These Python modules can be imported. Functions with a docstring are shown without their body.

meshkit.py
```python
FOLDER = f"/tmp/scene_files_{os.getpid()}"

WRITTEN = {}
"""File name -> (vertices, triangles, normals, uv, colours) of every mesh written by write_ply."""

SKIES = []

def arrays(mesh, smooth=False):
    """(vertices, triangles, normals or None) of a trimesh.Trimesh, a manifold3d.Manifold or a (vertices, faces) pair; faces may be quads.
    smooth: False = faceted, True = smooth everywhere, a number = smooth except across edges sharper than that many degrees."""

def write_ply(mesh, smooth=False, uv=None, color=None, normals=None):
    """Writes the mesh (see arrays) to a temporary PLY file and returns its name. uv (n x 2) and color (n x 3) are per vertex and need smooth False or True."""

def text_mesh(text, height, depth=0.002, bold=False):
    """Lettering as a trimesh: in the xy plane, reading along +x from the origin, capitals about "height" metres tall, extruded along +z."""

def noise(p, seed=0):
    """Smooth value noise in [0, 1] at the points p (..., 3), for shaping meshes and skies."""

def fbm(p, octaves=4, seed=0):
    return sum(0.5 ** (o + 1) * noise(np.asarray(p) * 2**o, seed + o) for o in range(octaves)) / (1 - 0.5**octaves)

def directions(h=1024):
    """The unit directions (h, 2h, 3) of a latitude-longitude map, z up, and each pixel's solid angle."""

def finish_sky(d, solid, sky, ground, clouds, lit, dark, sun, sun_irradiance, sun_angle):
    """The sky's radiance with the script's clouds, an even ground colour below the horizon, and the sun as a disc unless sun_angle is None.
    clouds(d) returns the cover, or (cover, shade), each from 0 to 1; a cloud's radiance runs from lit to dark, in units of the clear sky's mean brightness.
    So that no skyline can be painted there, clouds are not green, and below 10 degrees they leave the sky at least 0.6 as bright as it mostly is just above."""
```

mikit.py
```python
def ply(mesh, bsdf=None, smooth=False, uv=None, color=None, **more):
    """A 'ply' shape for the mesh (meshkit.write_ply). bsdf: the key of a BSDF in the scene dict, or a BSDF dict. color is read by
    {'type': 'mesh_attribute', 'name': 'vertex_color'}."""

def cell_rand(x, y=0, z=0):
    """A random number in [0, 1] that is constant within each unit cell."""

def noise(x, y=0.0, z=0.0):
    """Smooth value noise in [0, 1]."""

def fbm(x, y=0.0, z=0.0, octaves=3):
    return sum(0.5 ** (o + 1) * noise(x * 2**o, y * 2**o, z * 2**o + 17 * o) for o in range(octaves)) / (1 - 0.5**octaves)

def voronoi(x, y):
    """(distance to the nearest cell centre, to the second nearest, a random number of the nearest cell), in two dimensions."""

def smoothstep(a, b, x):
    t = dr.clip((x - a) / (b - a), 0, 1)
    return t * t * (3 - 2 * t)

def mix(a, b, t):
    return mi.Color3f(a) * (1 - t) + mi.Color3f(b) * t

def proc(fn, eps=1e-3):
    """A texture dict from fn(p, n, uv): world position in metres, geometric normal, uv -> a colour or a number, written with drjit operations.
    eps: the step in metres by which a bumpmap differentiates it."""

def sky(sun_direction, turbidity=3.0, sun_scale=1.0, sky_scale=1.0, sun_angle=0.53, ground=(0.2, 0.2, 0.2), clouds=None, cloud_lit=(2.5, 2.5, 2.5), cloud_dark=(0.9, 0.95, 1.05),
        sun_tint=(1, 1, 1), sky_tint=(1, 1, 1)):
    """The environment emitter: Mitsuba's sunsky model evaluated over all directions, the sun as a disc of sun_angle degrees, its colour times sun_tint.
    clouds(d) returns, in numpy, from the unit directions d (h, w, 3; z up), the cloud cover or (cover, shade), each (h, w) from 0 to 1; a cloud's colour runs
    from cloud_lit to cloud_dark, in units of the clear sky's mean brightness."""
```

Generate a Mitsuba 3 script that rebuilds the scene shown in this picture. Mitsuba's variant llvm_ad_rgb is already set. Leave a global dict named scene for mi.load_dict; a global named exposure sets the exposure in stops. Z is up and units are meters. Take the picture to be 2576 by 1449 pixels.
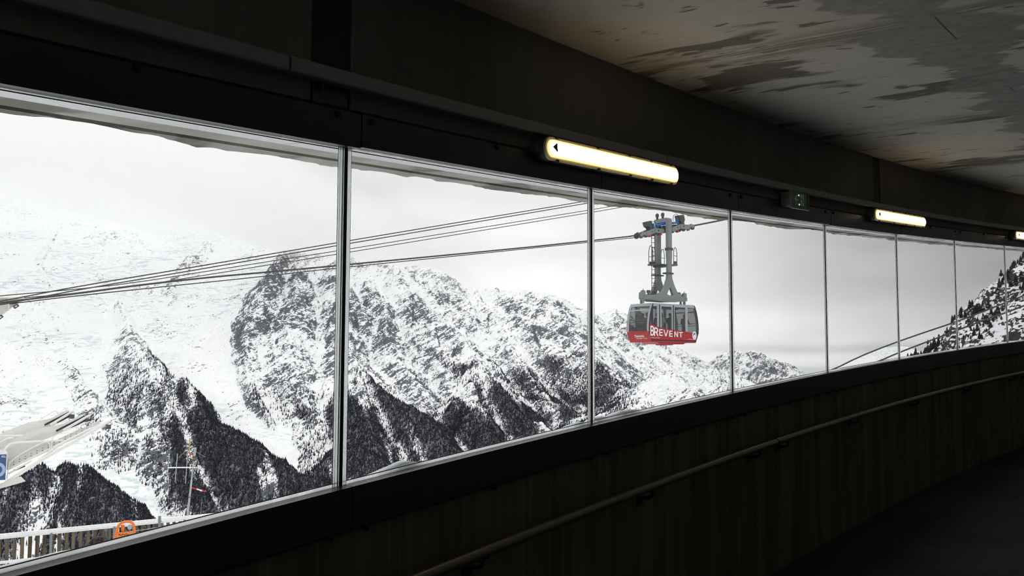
# A dark curved concrete gallery with a long band of windows; outside, a red cable car in front of snowy mountains.
import math
import numpy as np
import trimesh
import manifold3d as m3
import shapely.geometry as sg
from shapely import affinity
import drjit as dr
import mitsuba as mi
import mikit
import meshkit
from mikit import ply, proc, noise, fbm, voronoi, cell_rand, smoothstep, mix

T = mi.ScalarTransform4f
scene, labels = {}, {}

# ------------------------------------------------------------------ camera, sky, exposure
FOC, PITCH, ROLL = 2500.0, 0.0785, 0.0039          # focal length in pixels of the 2576 x 1449 frame; radians
cp, sp_, cr, sr = math.cos(PITCH), math.sin(PITCH), math.cos(ROLL), math.sin(ROLL)
FWD = np.array([0, cp, sp_])
RIGHT = np.array([1.0, 0, 0]) * cr + np.array([0, -sp_, cp]) * sr
UPV = np.array([0, -sp_, cp]) * cr - np.array([1.0, 0, 0]) * sr
scene['camera'] = {'type': 'perspective', 'fov': 2 * math.degrees(math.atan(1288 / FOC)), 'fov_axis': 'x', 'near_clip': 0.05, 'far_clip': 60000.0,
                   'to_world': T().look_at(origin=[0, 0, 0], target=FWD.tolist(), up=UPV.tolist())}
exposure = 0.0


def cloud_cover(d):
    """Overcast everywhere: soft banks of stratus with a brighter band low in the south-west and a thinner, bluer streak under it."""
    az = np.arctan2(d[..., 0], d[..., 1])
    el = np.arcsin(np.clip(d[..., 2], -1, 1))
    flat = d / np.maximum(d[..., 2:3] + 0.22, 0.05)
    big = meshkit.fbm(np.stack([flat[..., 0] * 1.1 + 3, flat[..., 1] * 1.1, d[..., 2] * 2], -1), 4, 5)
    fine = meshkit.fbm(np.stack([az * 5 + 2, el * 22, el * 0 + 1.5], -1), 5, 9)
    shade = 0.70 + 0.36 * (big - 0.5) + 0.25 * (fine - 0.5) + 0.16 * np.clip((az - 0.10) / 0.35, 0, 1) * np.clip(1.6 - np.abs(az - 0.6), 0, 1)
    shade = shade - 0.16 * np.exp(-((az - 0.17) / 0.24) ** 2)
    shade = shade - 0.60 * np.clip((np.degrees(el) - 15) / 50, 0, 1)      # an overcast sky is brighter overhead
    low = np.exp(-((np.degrees(el) + 0.1 - 1.6 * meshkit.fbm(np.stack([az * 9, el * 0, el * 0], -1), 3, 3)) / 0.9) ** 2)
    shade = shade - 0.14 * low + 0.22 * np.exp(-((np.degrees(el) - 0.75 - 0.5 * fine) / 0.32) ** 2) * np.clip((az - 0.12) / 0.1, 0, 1)
    return np.ones_like(az), np.clip(shade, 0, 1)


scene['sky'] = mikit.sky([-0.3, 0.5, 0.8], turbidity=4.0, sun_scale=0.0, sky_scale=6.35, ground=(0.62, 0.64, 0.66), clouds=cloud_cover,
                         cloud_lit=(2.10, 2.10, 2.07), cloud_dark=(0.45, 0.47, 0.475))
scene['sky']['scale'] = SKY = 1.0


# ------------------------------------------------------------------ helpers
def add(key, shape, label=None, category=None, group=None, kind=None):
    assert key not in scene, key
    scene[key] = shape
    d = {k: v for k, v in (('label', label), ('category', category), ('group', group), ('kind', kind)) if v}
    if d:
        labels[key] = d
    return key


def tag(key, label=None, category=None, group=None, kind=None):
    labels[key] = {k: v for k, v in (('label', label), ('category', category), ('group', group), ('kind', kind)) if v}


def num(name, k):
    return name if k == 0 else f'{name}_{k:03d}'


def box(lo, hi):
    b = trimesh.creation.box(extents=np.subtract(hi, lo))
    b.apply_translation((np.add(lo, hi)) / 2)
    return b


def tube(points, r, sides=8, caps=True):
    """A round bar along a polyline, mitred at its corners."""
    p = np.asarray(points, float)
    t = np.gradient(p, axis=0)
    seg = np.diff(p, axis=0)
    seg /= np.linalg.norm(seg, axis=1, keepdims=True) + 1e-12
    t[0], t[-1] = seg[0], seg[-1]
    t[1:-1] = seg[:-1] + seg[1:]
    t /= np.linalg.norm(t, axis=1, keepdims=True) + 1e-12
    a = np.cross(t[0], [0, 0, 1.0] if abs(t[0][2]) < 0.9 else [1.0, 0, 0])
    rows = []
    for q, tt in zip(p, t):
        a = a - tt * (a @ tt)
        a /= np.linalg.norm(a)
        b = np.cross(tt, a)
        ang = np.arange(sides) * 2 * np.pi / sides
        rows.append(q + r * (np.cos(ang)[:, None] * a + np.sin(ang)[:, None] * b))
    n = len(p)
    v = np.vstack(rows)
    f = []
    for i in range(n - 1):
        for j in range(sides):
            k = (j + 1) % sides
            f += [[i * sides + j, i * sides + k, (i + 1) * sides + k], [i * sides + j, (i + 1) * sides + k, (i + 1) * sides + j]]
    if caps:
        f += [[0, k + 1, k] for k in range(1, sides - 1)] + [[(n - 1) * sides, (n - 1) * sides + k, (n - 1) * sides + k + 1] for k in range(1, sides - 1)]
    return trimesh.Trimesh(v, np.array(f)[:, ::-1], process=False)


def smooth_path(points, n=6):
    """A polyline with rounded corners (Chaikin)."""
    p = np.asarray(points, float)
    for _ in range(n):
        q = np.repeat(p, 2, axis=0)[1:-1]
        p = np.vstack([p[:1], np.stack([0.75 * p[:-1] + 0.25 * p[1:], 0.25 * p[:-1] + 0.75 * p[1:]], 1).reshape(-1, 3), p[-1:]])
        if len(p) > 40:
            break
    return p


def cat(*m):
    return trimesh.util.concatenate([x for x in m])


def extrude(poly, depth):
    return cat(*[trimesh.creation.extrude_polygon(g, depth, engine='earcut') for g in getattr(poly, 'geoms', [poly]) if g.area > 1e-9])


def frame_mesh(mesh, origin, ex, ey, ez):
    """Moves a mesh from local axes to the place and directions given."""
    m = np.eye(4)
    m[:3, 0], m[:3, 1], m[:3, 2], m[:3, 3] = ex, ey, ez, origin
    out = mesh.copy()
    out.apply_transform(m)
    return out


# ------------------------------------------------------------------ the gallery's curve
# s counts window panes from the mullion nearest the camera; off is metres into the room from the glass line; dz is metres above the windows' upper edge
PANE, HW = 1.61708, 1.05
X1, Y1, TH0, DTH, Z1, DZ, DDZ = -0.52377, 3.07696, 0.574113, 0.0318165, 0.683229, 0.115543, -0.0013963
_S = np.linspace(-8, 40, 4801)
_th = TH0 + DTH * (_S - 0.5)
_x = np.r_[0, np.cumsum((np.sin(_th[1:]) + np.sin(_th[:-1])) / 2 * PANE * 0.01)]
_y = np.r_[0, np.cumsum((np.cos(_th[1:]) + np.cos(_th[:-1])) / 2 * PANE * 0.01)]
_x += X1 - _x[800]
_y += Y1 - _y[800]


def at(s, off=0.0, dz=0.0):
    s = np.asarray(s, float)
    t = TH0 + DTH * (s - 0.5)
    return np.stack(np.broadcast_arrays(np.interp(s, _S, _x) + off * np.cos(t), np.interp(s, _S, _y) - off * np.sin(t), Z1 + DZ * s + DDZ * s * s + dz), -1)


def along(s):
    t = TH0 + DTH * (s - 0.5)
    d = np.array([math.sin(t), math.cos(t), (DZ + 2 * DDZ * s) / PANE])
    return d / np.linalg.norm(d), np.array([math.cos(t), -math.sin(t), 0.0])


def sweep(profile, s0, s1, step=0.25, closed=True, caps=True, uv=False, offfn=None):
    """Sweeps a profile of (off, dz) points along the gallery from s0 to s1."""
    ss = np.linspace(s0, s1, max(2, int(math.ceil((s1 - s0) / step)) + 1))
    pr = np.asarray(profile, float)
    n = len(pr)
    v = np.concatenate([at(s, pr[:, 0], pr[:, 1]) for s in ss])
    f = []
    m = n if closed else n - 1
    for i in range(len(ss) - 1):
        for j in range(m):
            k = (j + 1) % n
            a, b, c, d = i * n + j, i * n + k, (i + 1) * n + k, (i + 1) * n + j
            f += [[a, b, c], [a, c, d]]
    if closed and caps:
        tri = trimesh.creation.triangulate_polygon(sg.Polygon(pr), engine='earcut')
        order = [int(np.argmin(np.linalg.norm(pr - q, axis=1))) for q in tri[0]]
        for t3 in tri[1]:
            a, b, c = (order[q] for q in t3)
            e = (len(ss) - 1) * n
            f += [[a, b, c], [e + a, e + c, e + b]]
    mesh = trimesh.Trimesh(v, np.array(f), process=False)
    if uv:
        cum = np.r_[0, np.cumsum(np.linalg.norm(np.diff(pr, axis=0), axis=1))]
        return mesh, np.concatenate([np.stack([np.full(n, s * PANE), cum], 1) for s in ss])
    if closed:
        mesh.fix_normals()
    return mesh


# ------------------------------------------------------------------ materials of the gallery
def two(b):
    return {'type': 'twosided', 'bsdf': b}


def board_wall(p, n, uv):
    x, z = uv.x, uv.y
    grain = fbm(x * 38.0, z * 0.9, 2.0, 3)
    streak = fbm(x * 9.0, z * 0.35, 7.0, 3)
    spots = fbm(x * 3.0, z * 3.0, 4.0, 4)
    v = 0.55 + 0.5 * (grain - 0.5) + 0.8 * (streak - 0.5) + 0.5 * (spots - 0.5)
    pale = smoothstep(0.70, 0.80, fbm(x * 60.0, z * 1.3, 11.0, 2)) * 0.25
    return mix((0.075, 0.074, 0.058), (0.200, 0.196, 0.155), dr.clip(v + pale, 0, 1))


def plain_wall(p, n, uv):
    x, z = uv.x, uv.y
    v = 0.5 + 0.9 * (fbm(x * 1.7, z * 1.2, 3.0, 5) - 0.5) + 0.3 * (fbm(x * 22.0, z * 1.2, 1.0, 2) - 0.5)
    return mix((0.118, 0.117, 0.104), (0.215, 0.210, 0.190), dr.clip(v, 0, 1))


def ceiling_col(p, n, uv):
    """Fair-faced concrete: pale laitance, dark trowelled drips drawn across the gallery, rough cement where the shutters met."""
    x, w = uv.x, uv.y
    warp = 0.35 * (fbm(x * 1.3, w * 1.3, 5.0, 3) - 0.5)
    base = 0.5 + 0.55 * (fbm(x * 1.1, w * 0.8, 2.0, 5) - 0.5) + 0.22 * (fbm(x * 30.0, w * 14.0, 8.0, 2) - 0.5)
    col = mix((0.40, 0.38, 0.345), (0.66, 0.64, 0.60), dr.clip(base, 0, 1))
    # drips and smears, long across the gallery
    zone = fbm(x * 0.9 + 4.0, w * 0.55, 9.0, 2)
    smear = smoothstep(0.595, 0.665, fbm((x + warp) * 5.0, (w + warp) * 1.7, 3.3, 5) + 0.42 * (zone - 0.5))
    flecks = smoothstep(0.68, 0.74, fbm((x + warp) * 22.0, w * 7.0, 6.3, 3) + 0.22 * (zone - 0.5))
    col = mix(col, (0.135, 0.125, 0.105), dr.clip(0.85 * smear + 0.8 * flecks, 0, 0.9))
    # joints of the shutters across the gallery
    for s0 in (0.35, 2.05, 4.66, 7.4, 10.2, 13.0):
        d = dr.abs(x - s0 - 0.10 * (fbm(w * 1.7, s0, 1.0, 2) - 0.5))
        band = smoothstep(0.24, 0.03, d) * smoothstep(0.40, 0.62, fbm(x * 22.0, w * 2.0, s0, 3))
        col = mix(col, (0.22, 0.21, 0.185), 0.8 * band)
        line = smoothstep(0.007, 0.002, dr.abs(d - 0.05)) * smoothstep(0.42, 0.5, fbm(w * 2.3, s0, 4.0, 2))
        col = mix(col, (0.62, 0.60, 0.54), 0.8 * line)
    # the long joint down the middle: a rough grey band of cement with ragged edges
    edge = 0.17 + 0.55 * (fbm(x * 1.6, 3.0, 2.0, 4) - 0.42) + 0.30 * (fbm(x * 7.0, w * 2.0, 2.0, 4) - 0.5)
    rough = smoothstep(edge + 0.02, edge - 0.02, dr.abs(w - 1.42))
    col = mix(col, mix((0.22, 0.21, 0.20), (0.36, 0.35, 0.33), fbm(x * 24.0, w * 24.0, 3.0, 3)), 0.85 * rough)
    crack = smoothstep(0.006, 0.002, dr.abs(w - 1.45 - 0.03 * (fbm(x * 3.0, 1.0, 1.0, 3) - 0.5))) * smoothstep(0.45, 0.55, fbm(x * 1.9, 5.0, 2.0, 2))
    return mix(col, (0.07, 0.065, 0.06), 0.8 * crack)


def asphalt(p, n, uv):
    g = fbm(p.x * 60.0, p.y * 60.0, 1.0, 2)
    b = fbm(p.x * 1.6, p.y * 1.6, 4.0, 4)
    return mix((0.034, 0.034, 0.036), (0.085, 0.085, 0.086), dr.clip(0.5 * g + 0.9 * (b - 0.5) + 0.25, 0, 1))


def soffit_col(p, n, uv):
    v = fbm(p.x * 5.0, p.y * 5.0, p.z * 5.0, 5)
    blot = smoothstep(0.52, 0.64, fbm(p.x * 4.1 + 3.0, p.y * 4.1, 4.0, 5))
    return mix(mix((0.32, 0.315, 0.285), (0.58, 0.575, 0.53), dr.clip(1.5 * v - 0.25, 0, 1)), (0.17, 0.165, 0.145), 0.7 * blot)


def pale_wall(p, n, uv):
    return mix((0.20, 0.20, 0.195), (0.34, 0.34, 0.33), fbm(uv.x * 1.7, uv.y * 1.2, 3.0, 5))


scene['mat_pale_wall'] = two({'type': 'diffuse', 'reflectance': proc(pale_wall)})
scene['mat_board_wall'] = two({'type': 'diffuse', 'reflectance': proc(board_wall)})
scene['mat_plain_wall'] = two({'type': 'diffuse', 'reflectance': proc(plain_wall)})
scene['mat_ceiling'] = two({'type': 'diffuse', 'reflectance': proc(ceiling_col)})
scene['mat_floor'] = two({'type': 'diffuse', 'reflectance': proc(asphalt)})
scene['mat_soffit'] = two({'type': 'diffuse', 'reflectance': proc(soffit_col)})


def paint(name, col, rough=0.4, metallic=0.0, spec=0.5):
    scene[name] = two({'type': 'principled', 'base_color': {'type': 'rgb', 'value': list(col)}, 'roughness': rough, 'metallic': metallic, 'specular': spec})
    return name


paint('mat_black_steel', (0.017, 0.017, 0.019), 0.30)
paint('mat_post_steel', (0.010, 0.010, 0.011), 0.55, 0, 0.3)
paint('mat_tray', (0.25, 0.248, 0.24), 0.5)
paint('mat_alu', (0.62, 0.64, 0.66), 0.38, 0.35)
paint('mat_seal', (0.012, 0.012, 0.016), 0.5)
paint('mat_rail', (0.20, 0.18, 0.14), 0.33, 0.75)
paint('mat_bolt', (0.10, 0.10, 0.10), 0.4, 0.6)
paint('mat_grey_plastic', (0.30, 0.30, 0.29), 0.4)
scene['mat_glass'] = {'type': 'thindielectric', 'int_ior': 1.5}
scene['mat_bead'] = {'type': 'principledthin', 'base_color': {'type': 'rgb', 'value': [0.93, 0.94, 0.93]}, 'roughness': 0.5, 'spec_trans': 0.0, 'diff_trans': 1.8, 'eta': 1.3}
scene['mat_clear_strip'] = {'type': 'principledthin', 'base_color': {'type': 'rgb', 'value': [0.93, 0.95, 0.95]}, 'roughness': 0.22, 'spec_trans': 0.40, 'diff_trans': 1.5, 'eta': 1.3}

# ------------------------------------------------------------------ the gallery: floor, ceiling, walls
S0, S1, WIDE = -5.0, 21.0, 3.45


def strip(key, profile, bsdf, s0=S0, s1=S1, **kw):
    m, uv = sweep(profile, s0, s1, closed=False, uv=True)
    add(key, ply(m, bsdf, True, uv=uv), **kw)


strip('floor', [(0.0, -2.2), (WIDE, -2.2)], 'mat_floor', kind='structure', label='dark worn asphalt floor of the gallery')
strip('ceiling', [(-0.05, 0.605), (WIDE, 0.605)], 'mat_ceiling', kind='structure', label='bare concrete ceiling with dark drip stains and cement joints')
add('ceiling__roof_slab', ply(sweep([(-0.36, 0.64), (WIDE + 0.3, 0.64), (WIDE + 0.3, 0.95), (-0.36, 0.95)], S0, S1), 'mat_soffit'), kind='structure')
strip('wall_right', [(WIDE, -2.2), (WIDE, 0.605)], 'mat_pale_wall', kind='structure', label='bare concrete wall on the closed side of the gallery')
add('wall_right__outer_skin', ply(sweep([(WIDE + 0.02, -2.5), (WIDE + 0.3, -2.5), (WIDE + 0.3, 0.64), (WIDE + 0.02, 0.64)], S0, S1), 'mat_soffit'), kind='structure')
for nm, s in (('wall_back', S0), ('wall_front', S1)):
    d, nrm = along(s)
    q = np.array([at(s, -0.3, -2.5), at(s, WIDE + 0.3, -2.5), at(s, WIDE + 0.3, 0.95), at(s, -0.3, 0.95)])
    m = trimesh.convex.convex_hull(np.vstack([q, q + d * (0.2 if s > 0 else -0.2)]))
    add(nm, ply(m, 'mat_plain_wall'), kind='structure', label='concrete end wall of the gallery')

# the wall on the window side: cast panels above the windows between the steel posts, one long parapet below
POSTS = [(-3.86, -3.745), (-0.115, 0.003), (3.629, 3.753), (7.374, 7.498), (11.12, 11.244), (14.86, 14.98)]
edges = [S0] + [e for p in POSTS for e in p] + [S1]
tag('wall_left', 'board-marked concrete wall above and below the windows', kind='structure')
for k in range(0, len(edges), 2):
    m, uv = sweep([(-0.02, 0.605), (-0.02, 0.10), (0.022, 0.10), (0.022, 0.605)], edges[k], edges[k + 1], closed=False, uv=True)
    add(f'wall_left__{num("upper_panel", k // 2)}', ply(m, 'mat_plain_wall', False, uv=uv))
    ends = [trimesh.Trimesh(np.array([at(e, o, z) for o, z in ((-0.02, 0.1), (0.022, 0.1), (0.022, 0.605), (-0.02, 0.605))]), [[0, 1, 2], [0, 2, 3]]) for e in (edges[k], edges[k + 1])]
    add(f'wall_left__{num("panel_edge", k // 2)}', ply(cat(*ends), 'mat_soffit'))
m, uv = sweep([(0.022, -1.15), (0.022, -2.2)], S0, S1, closed=False, uv=True)
add('wall_left__parapet', ply(m, 'mat_board_wall', True, uv=uv))
add('wall_left__parapet_core', ply(sweep([(-0.078, -1.075), (0.018, -1.075), (0.018, -2.5), (-0.078, -2.5)], S0, S1), 'mat_soffit'))
add('wall_left__lintel_core', ply(sweep([(-0.30, 0.10), (-0.035, 0.10), (-0.035, 0.64), (-0.30, 0.64)], S0, S1), 'mat_soffit'))

# concrete roof edge over the windows, outside: underside with a drip groove and a broken lip
rng = np.random.default_rng(4)
ss = np.arange(S0, S1, 0.012)
lip = meshkit.fbm(np.stack([ss * 7.0, ss * 0, ss * 0], -1), 5, 2) - 0.5 + 0.9 * np.maximum(meshkit.fbm(np.stack([ss * 24.0, ss * 0, ss * 0], -1), 3, 8) - 0.5, 0)
chip = np.maximum(meshkit.fbm(np.stack([ss * 2.3, ss * 0 + 4, ss * 0], -1), 4, 6) - 0.56, 0)
prof = lambda i: [(-0.14, 0.10), (-0.14, 0.012), (-0.262, 0.018), (-0.262, 0.045), (-0.292, 0.045), (-0.292, 0.016), (-0.345 - 0.016 * lip[i] + 0.25 * chip[i], 0.012 - 0.015 * lip[i]), (-0.36, 0.06), (-0.36, 0.10)]
v = np.concatenate([at(s, *np.array(prof(i)).T) for i, s in enumerate(ss)])
npf, f = 9, []
for i in range(len(ss) - 1):
    for j in range(npf):
        k = (j + 1) % npf
        f += [[i * npf + j, i * npf + k, (i + 1) * npf + k], [i * npf + j, (i + 1) * npf + k, (i + 1) * npf + j]]
add('wall_left__roof_edge', ply(trimesh.Trimesh(v, f, process=False), 'mat_soffit'), label='concrete roof edge outside the windows with a drip groove and a broken lip')
add('wall_left__roof_edge_core', ply(sweep([(-0.36, 0.10), (-0.14, 0.10), (-0.14, 0.64), (-0.36, 0.64)], S0, S1), 'mat_soffit'))

# black steel bands over and under the glass, one plate to a pane, with bolts
tag('trim_1', 'matt black steel band over the windows', kind='structure')
tag('trim_2', 'matt black steel band under the windows', kind='structure')
for i, k in enumerate(range(int(S0), int(S1))):
    drop = 0.004 if k % 4 == 3 else 0.0
    add(f'trim_1__{num("plate", i)}', ply(sweep([(-0.005, -drop), (0.036, -drop), (0.036, 0.104), (0.026, 0.116), (-0.005, 0.116)], k + 0.022, k + 1.018), 'mat_black_steel'))
    add(f'trim_2__{num("plate", i)}', ply(sweep([(-0.004, -1.05), (0.040, -1.052), (0.040, -1.178), (0.030, -1.188), (-0.004, -1.188)], k + 0.009, k + 1.006), 'mat_black_steel'))
    for j, ds in enumerate((0.05, 0.5, 0.95)):
        q, (d, nrm) = at(k + ds, 0.036, 0.088 if j != 1 else 0.094), along(k + ds)
        add(f'trim_1__{num("bolt", 3 * i + j)}', ply(tube([q, q + nrm * 0.007], 0.011, 6), 'mat_post_steel'))
        q = at(k + ds, 0.032, -1.186)
        add(f'trim_2__{num("bolt", 3 * i + j)}', ply(tube([q, q + nrm * 0.012 - np.array([0, 0, 0.006])], 0.009, 6), 'mat_post_steel'))

# steel posts let into the upper wall, each with its foot plate and a bolt
for i, (a, b) in enumerate(POSTS):
    tag(num('steel_post', i), ['black steel post at the near left edge of the gallery wall', 'wide black steel post rising from the first mullion to the ceiling', 'narrow black steel post above the second lit lamp from the left', 'black steel post in the wall beyond the third lamp',
                               'black steel post far along the wall', 'black steel post at the far end of the wall'][i], 'post')
    add(num('steel_post', i) + '__flange', ply(sweep([(-0.030, 0.10), (0.013, 0.10), (0.013, 0.604), (-0.030, 0.604)], a + 0.004, b - 0.004, 0.06), 'mat_post_steel'))
    add(num('steel_post', i) + '__foot_plate', ply(sweep([(0.013, 0.118), (0.021, 0.118), (0.021, 0.205), (0.013, 0.205)], a + 0.006, b - 0.016, 0.06), 'mat_black_steel'))
    q, (d, nrm) = at(a + 0.028, 0.021, 0.165), along(a)
    add(num('steel_post', i) + '__bolt', ply(cat(tube([q, q + nrm * 0.004], 0.014, 12), tube([q, q + nrm * 0.011], 0.0075, 6)), 'mat_bolt'))

# ------------------------------------------------------------------ windows: a flat pane between mullions, silicone seal under a clear cover strip
for k in range(int(S0), int(S1)):
    i = k + 6
    w = f'window_{i}'
    tag(w, 'tall clear glass pane in the window band', kind='structure')
    a, b = at(k, -0.004, 0.02), at(k + 1, -0.004, 0.02)
    q = np.array([a - [0, 0, HW + 0.04], b - [0, 0, HW + 0.04], b, a])
    add(w + '__pane', ply(trimesh.Trimesh(q, [[0, 1, 2], [0, 2, 3]], process=False), 'mat_glass'))
    d, nrm = along(k)
    dh = np.array([d[0], d[1], 0]) / np.linalg.norm(d[:2])
    ez = np.array([0, 0, 1.0])
    o = at(k, 0, 0)

    def bar(x0, x1, y0, y1, z0=-HW - 0.02, z1=0.015):
        m = box((x0, y0, z0), (x1, y1, z1))
        m.vertices[:, 2] += m.vertices[:, 0] * d[2] / np.linalg.norm(d[:2])
        return frame_mesh(m, o, dh, nrm, ez)
    add(w + '__seal', ply(cat(bar(-0.0060, 0.0085, -0.0030, 0.0018), bar(-0.0142, -0.0112, -0.0030, 0.0018), bar(-0.0265, -0.0255, 0.0, 0.0016), bar(-0.0350, -0.0342, 0.0, 0.0016), bar(0.0262, 0.0270, 0.0, 0.0016)), 'mat_seal'), label='dark silicone seal between two panes')
    add(w + '__cover_strip', ply(cat(bar(-0.0342, -0.0142, 0.0006, 0.0010), bar(-0.0112, -0.0060, 0.0006, 0.0010), bar(0.0085, 0.0262, 0.0006, 0.0010)), 'mat_clear_strip'), label='translucent cover strip over the joint of the glass')
    head = lambda z0, z1, mat, nm, lb: add(f'{w}__{nm}', ply(sweep([(-0.0022, z0), (-0.0010, z0), (-0.0010, z1), (-0.0022, z1)], k + 0.004, k + 0.996), mat), label=lb)
    head(-1.0500, -1.0400, 'mat_bead', 'bottom_bead', 'pale translucent glazing bead along the foot of the pane')
    head(-1.0400, -1.0375, 'mat_seal', 'bottom_seal', 'thin dark seal')
    head(-0.0075, 0.0010, 'mat_bead', 'top_bead', 'pale translucent glazing bead along the head of the pane')
    head(-0.0100, -0.0075, 'mat_seal', 'top_seal', 'thin dark seal')
tag('trim_3', 'pale aluminium flashing along the head of the windows, outside the glass', kind='structure')
tag('trim_4', 'pale aluminium ledge under the glass', kind='structure')
for i, k in enumerate(range(int(S0), int(S1))):
    add(f'trim_3__{num("flashing", i)}', ply(sweep([(-0.142, 0.010), (-0.012, 0.001), (-0.012, 0.06), (-0.142, 0.06)], k - 0.08, k + 0.917), 'mat_alu'))
    add(f'trim_4__{num("ledge", i)}', ply(sweep([(-0.085, -1.062), (-0.006, -1.052), (-0.006, -1.075), (-0.085, -1.075)], k + 0.004, k + 1.0), 'mat_alu'))

# snow blown onto the outer ledge
ss = np.arange(-1.6, 1.3, 0.01)
hh = np.maximum(0.030 * (meshkit.fbm(np.stack([ss * 5, ss * 0, ss * 0], -1), 4, 14) - 0.40) * 2.2, 0.0006)
hh *= np.clip((np.abs(ss - np.round(ss))) / 0.04, 0.02, 1)
v = np.concatenate([at(s, np.array([-0.072, -0.058, -0.035, -0.014, -0.007]), np.array([-1.061, -1.058 + 0.7 * h, -1.056 + h, -1.054 + 0.8 * h, -1.053])) for s, h in zip(ss, hh)])
f = [[i * 5 + j, i * 5 + j + 1, i * 5 + j + 6] for i in range(len(ss) - 1) for j in range(4)] + [[i * 5 + j, i * 5 + j + 6, i * 5 + j + 5] for i in range(len(ss) - 1) for j in range(4)]
paint('mat_ledge_snow', (0.80, 0.84, 0.88), 0.8, 0, 0.2)
add('trim_4__ledge_snow', ply(trimesh.Trimesh(v, f, process=False), 'mat_ledge_snow', True), label='thin snow and frost on the outer ledge')

# ------------------------------------------------------------------ cable tray, lamps, exit sign, handrail
tag('cable_tray', 'long grey metal cable tray running along the upper wall', 'cable tray')
joints = [S0, -3.2, -1.75, -0.2, 1.40, 2.93, 4.42, 5.85, 7.3, 8.8, 10.3, 11.8, 13.3, 14.8, 16.3, 17.8, S1]
for i in range(len(joints) - 1):
    add(f'cable_tray__{num("section", i)}', ply(sweep([(0.024, 0.178), (0.070, 0.176), (0.073, 0.180), (0.073, 0.215), (0.069, 0.219), (0.024, 0.219)], joints[i] + 0.003, joints[i + 1] - 0.003), 'mat_tray'))

paint('mat_lamp_body', (0.13, 0.127, 0.12), 0.45)
paint('mat_lamp_rim', (0.80, 0.72, 0.55), 0.3)
paint('mat_olive', (0.09, 0.075, 0.01), 0.5)
WARM = np.array([1.0, 0.80, 0.52])
LAMP_CORE, LAMP_EDGE = 6.0, 1.15


def stadium(length, h, n=12):
    return sg.LineString([(-(length - h) / 2, 0), ((length - h) / 2, 0)]).buffer(h / 2, quad_segs=n)


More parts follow.
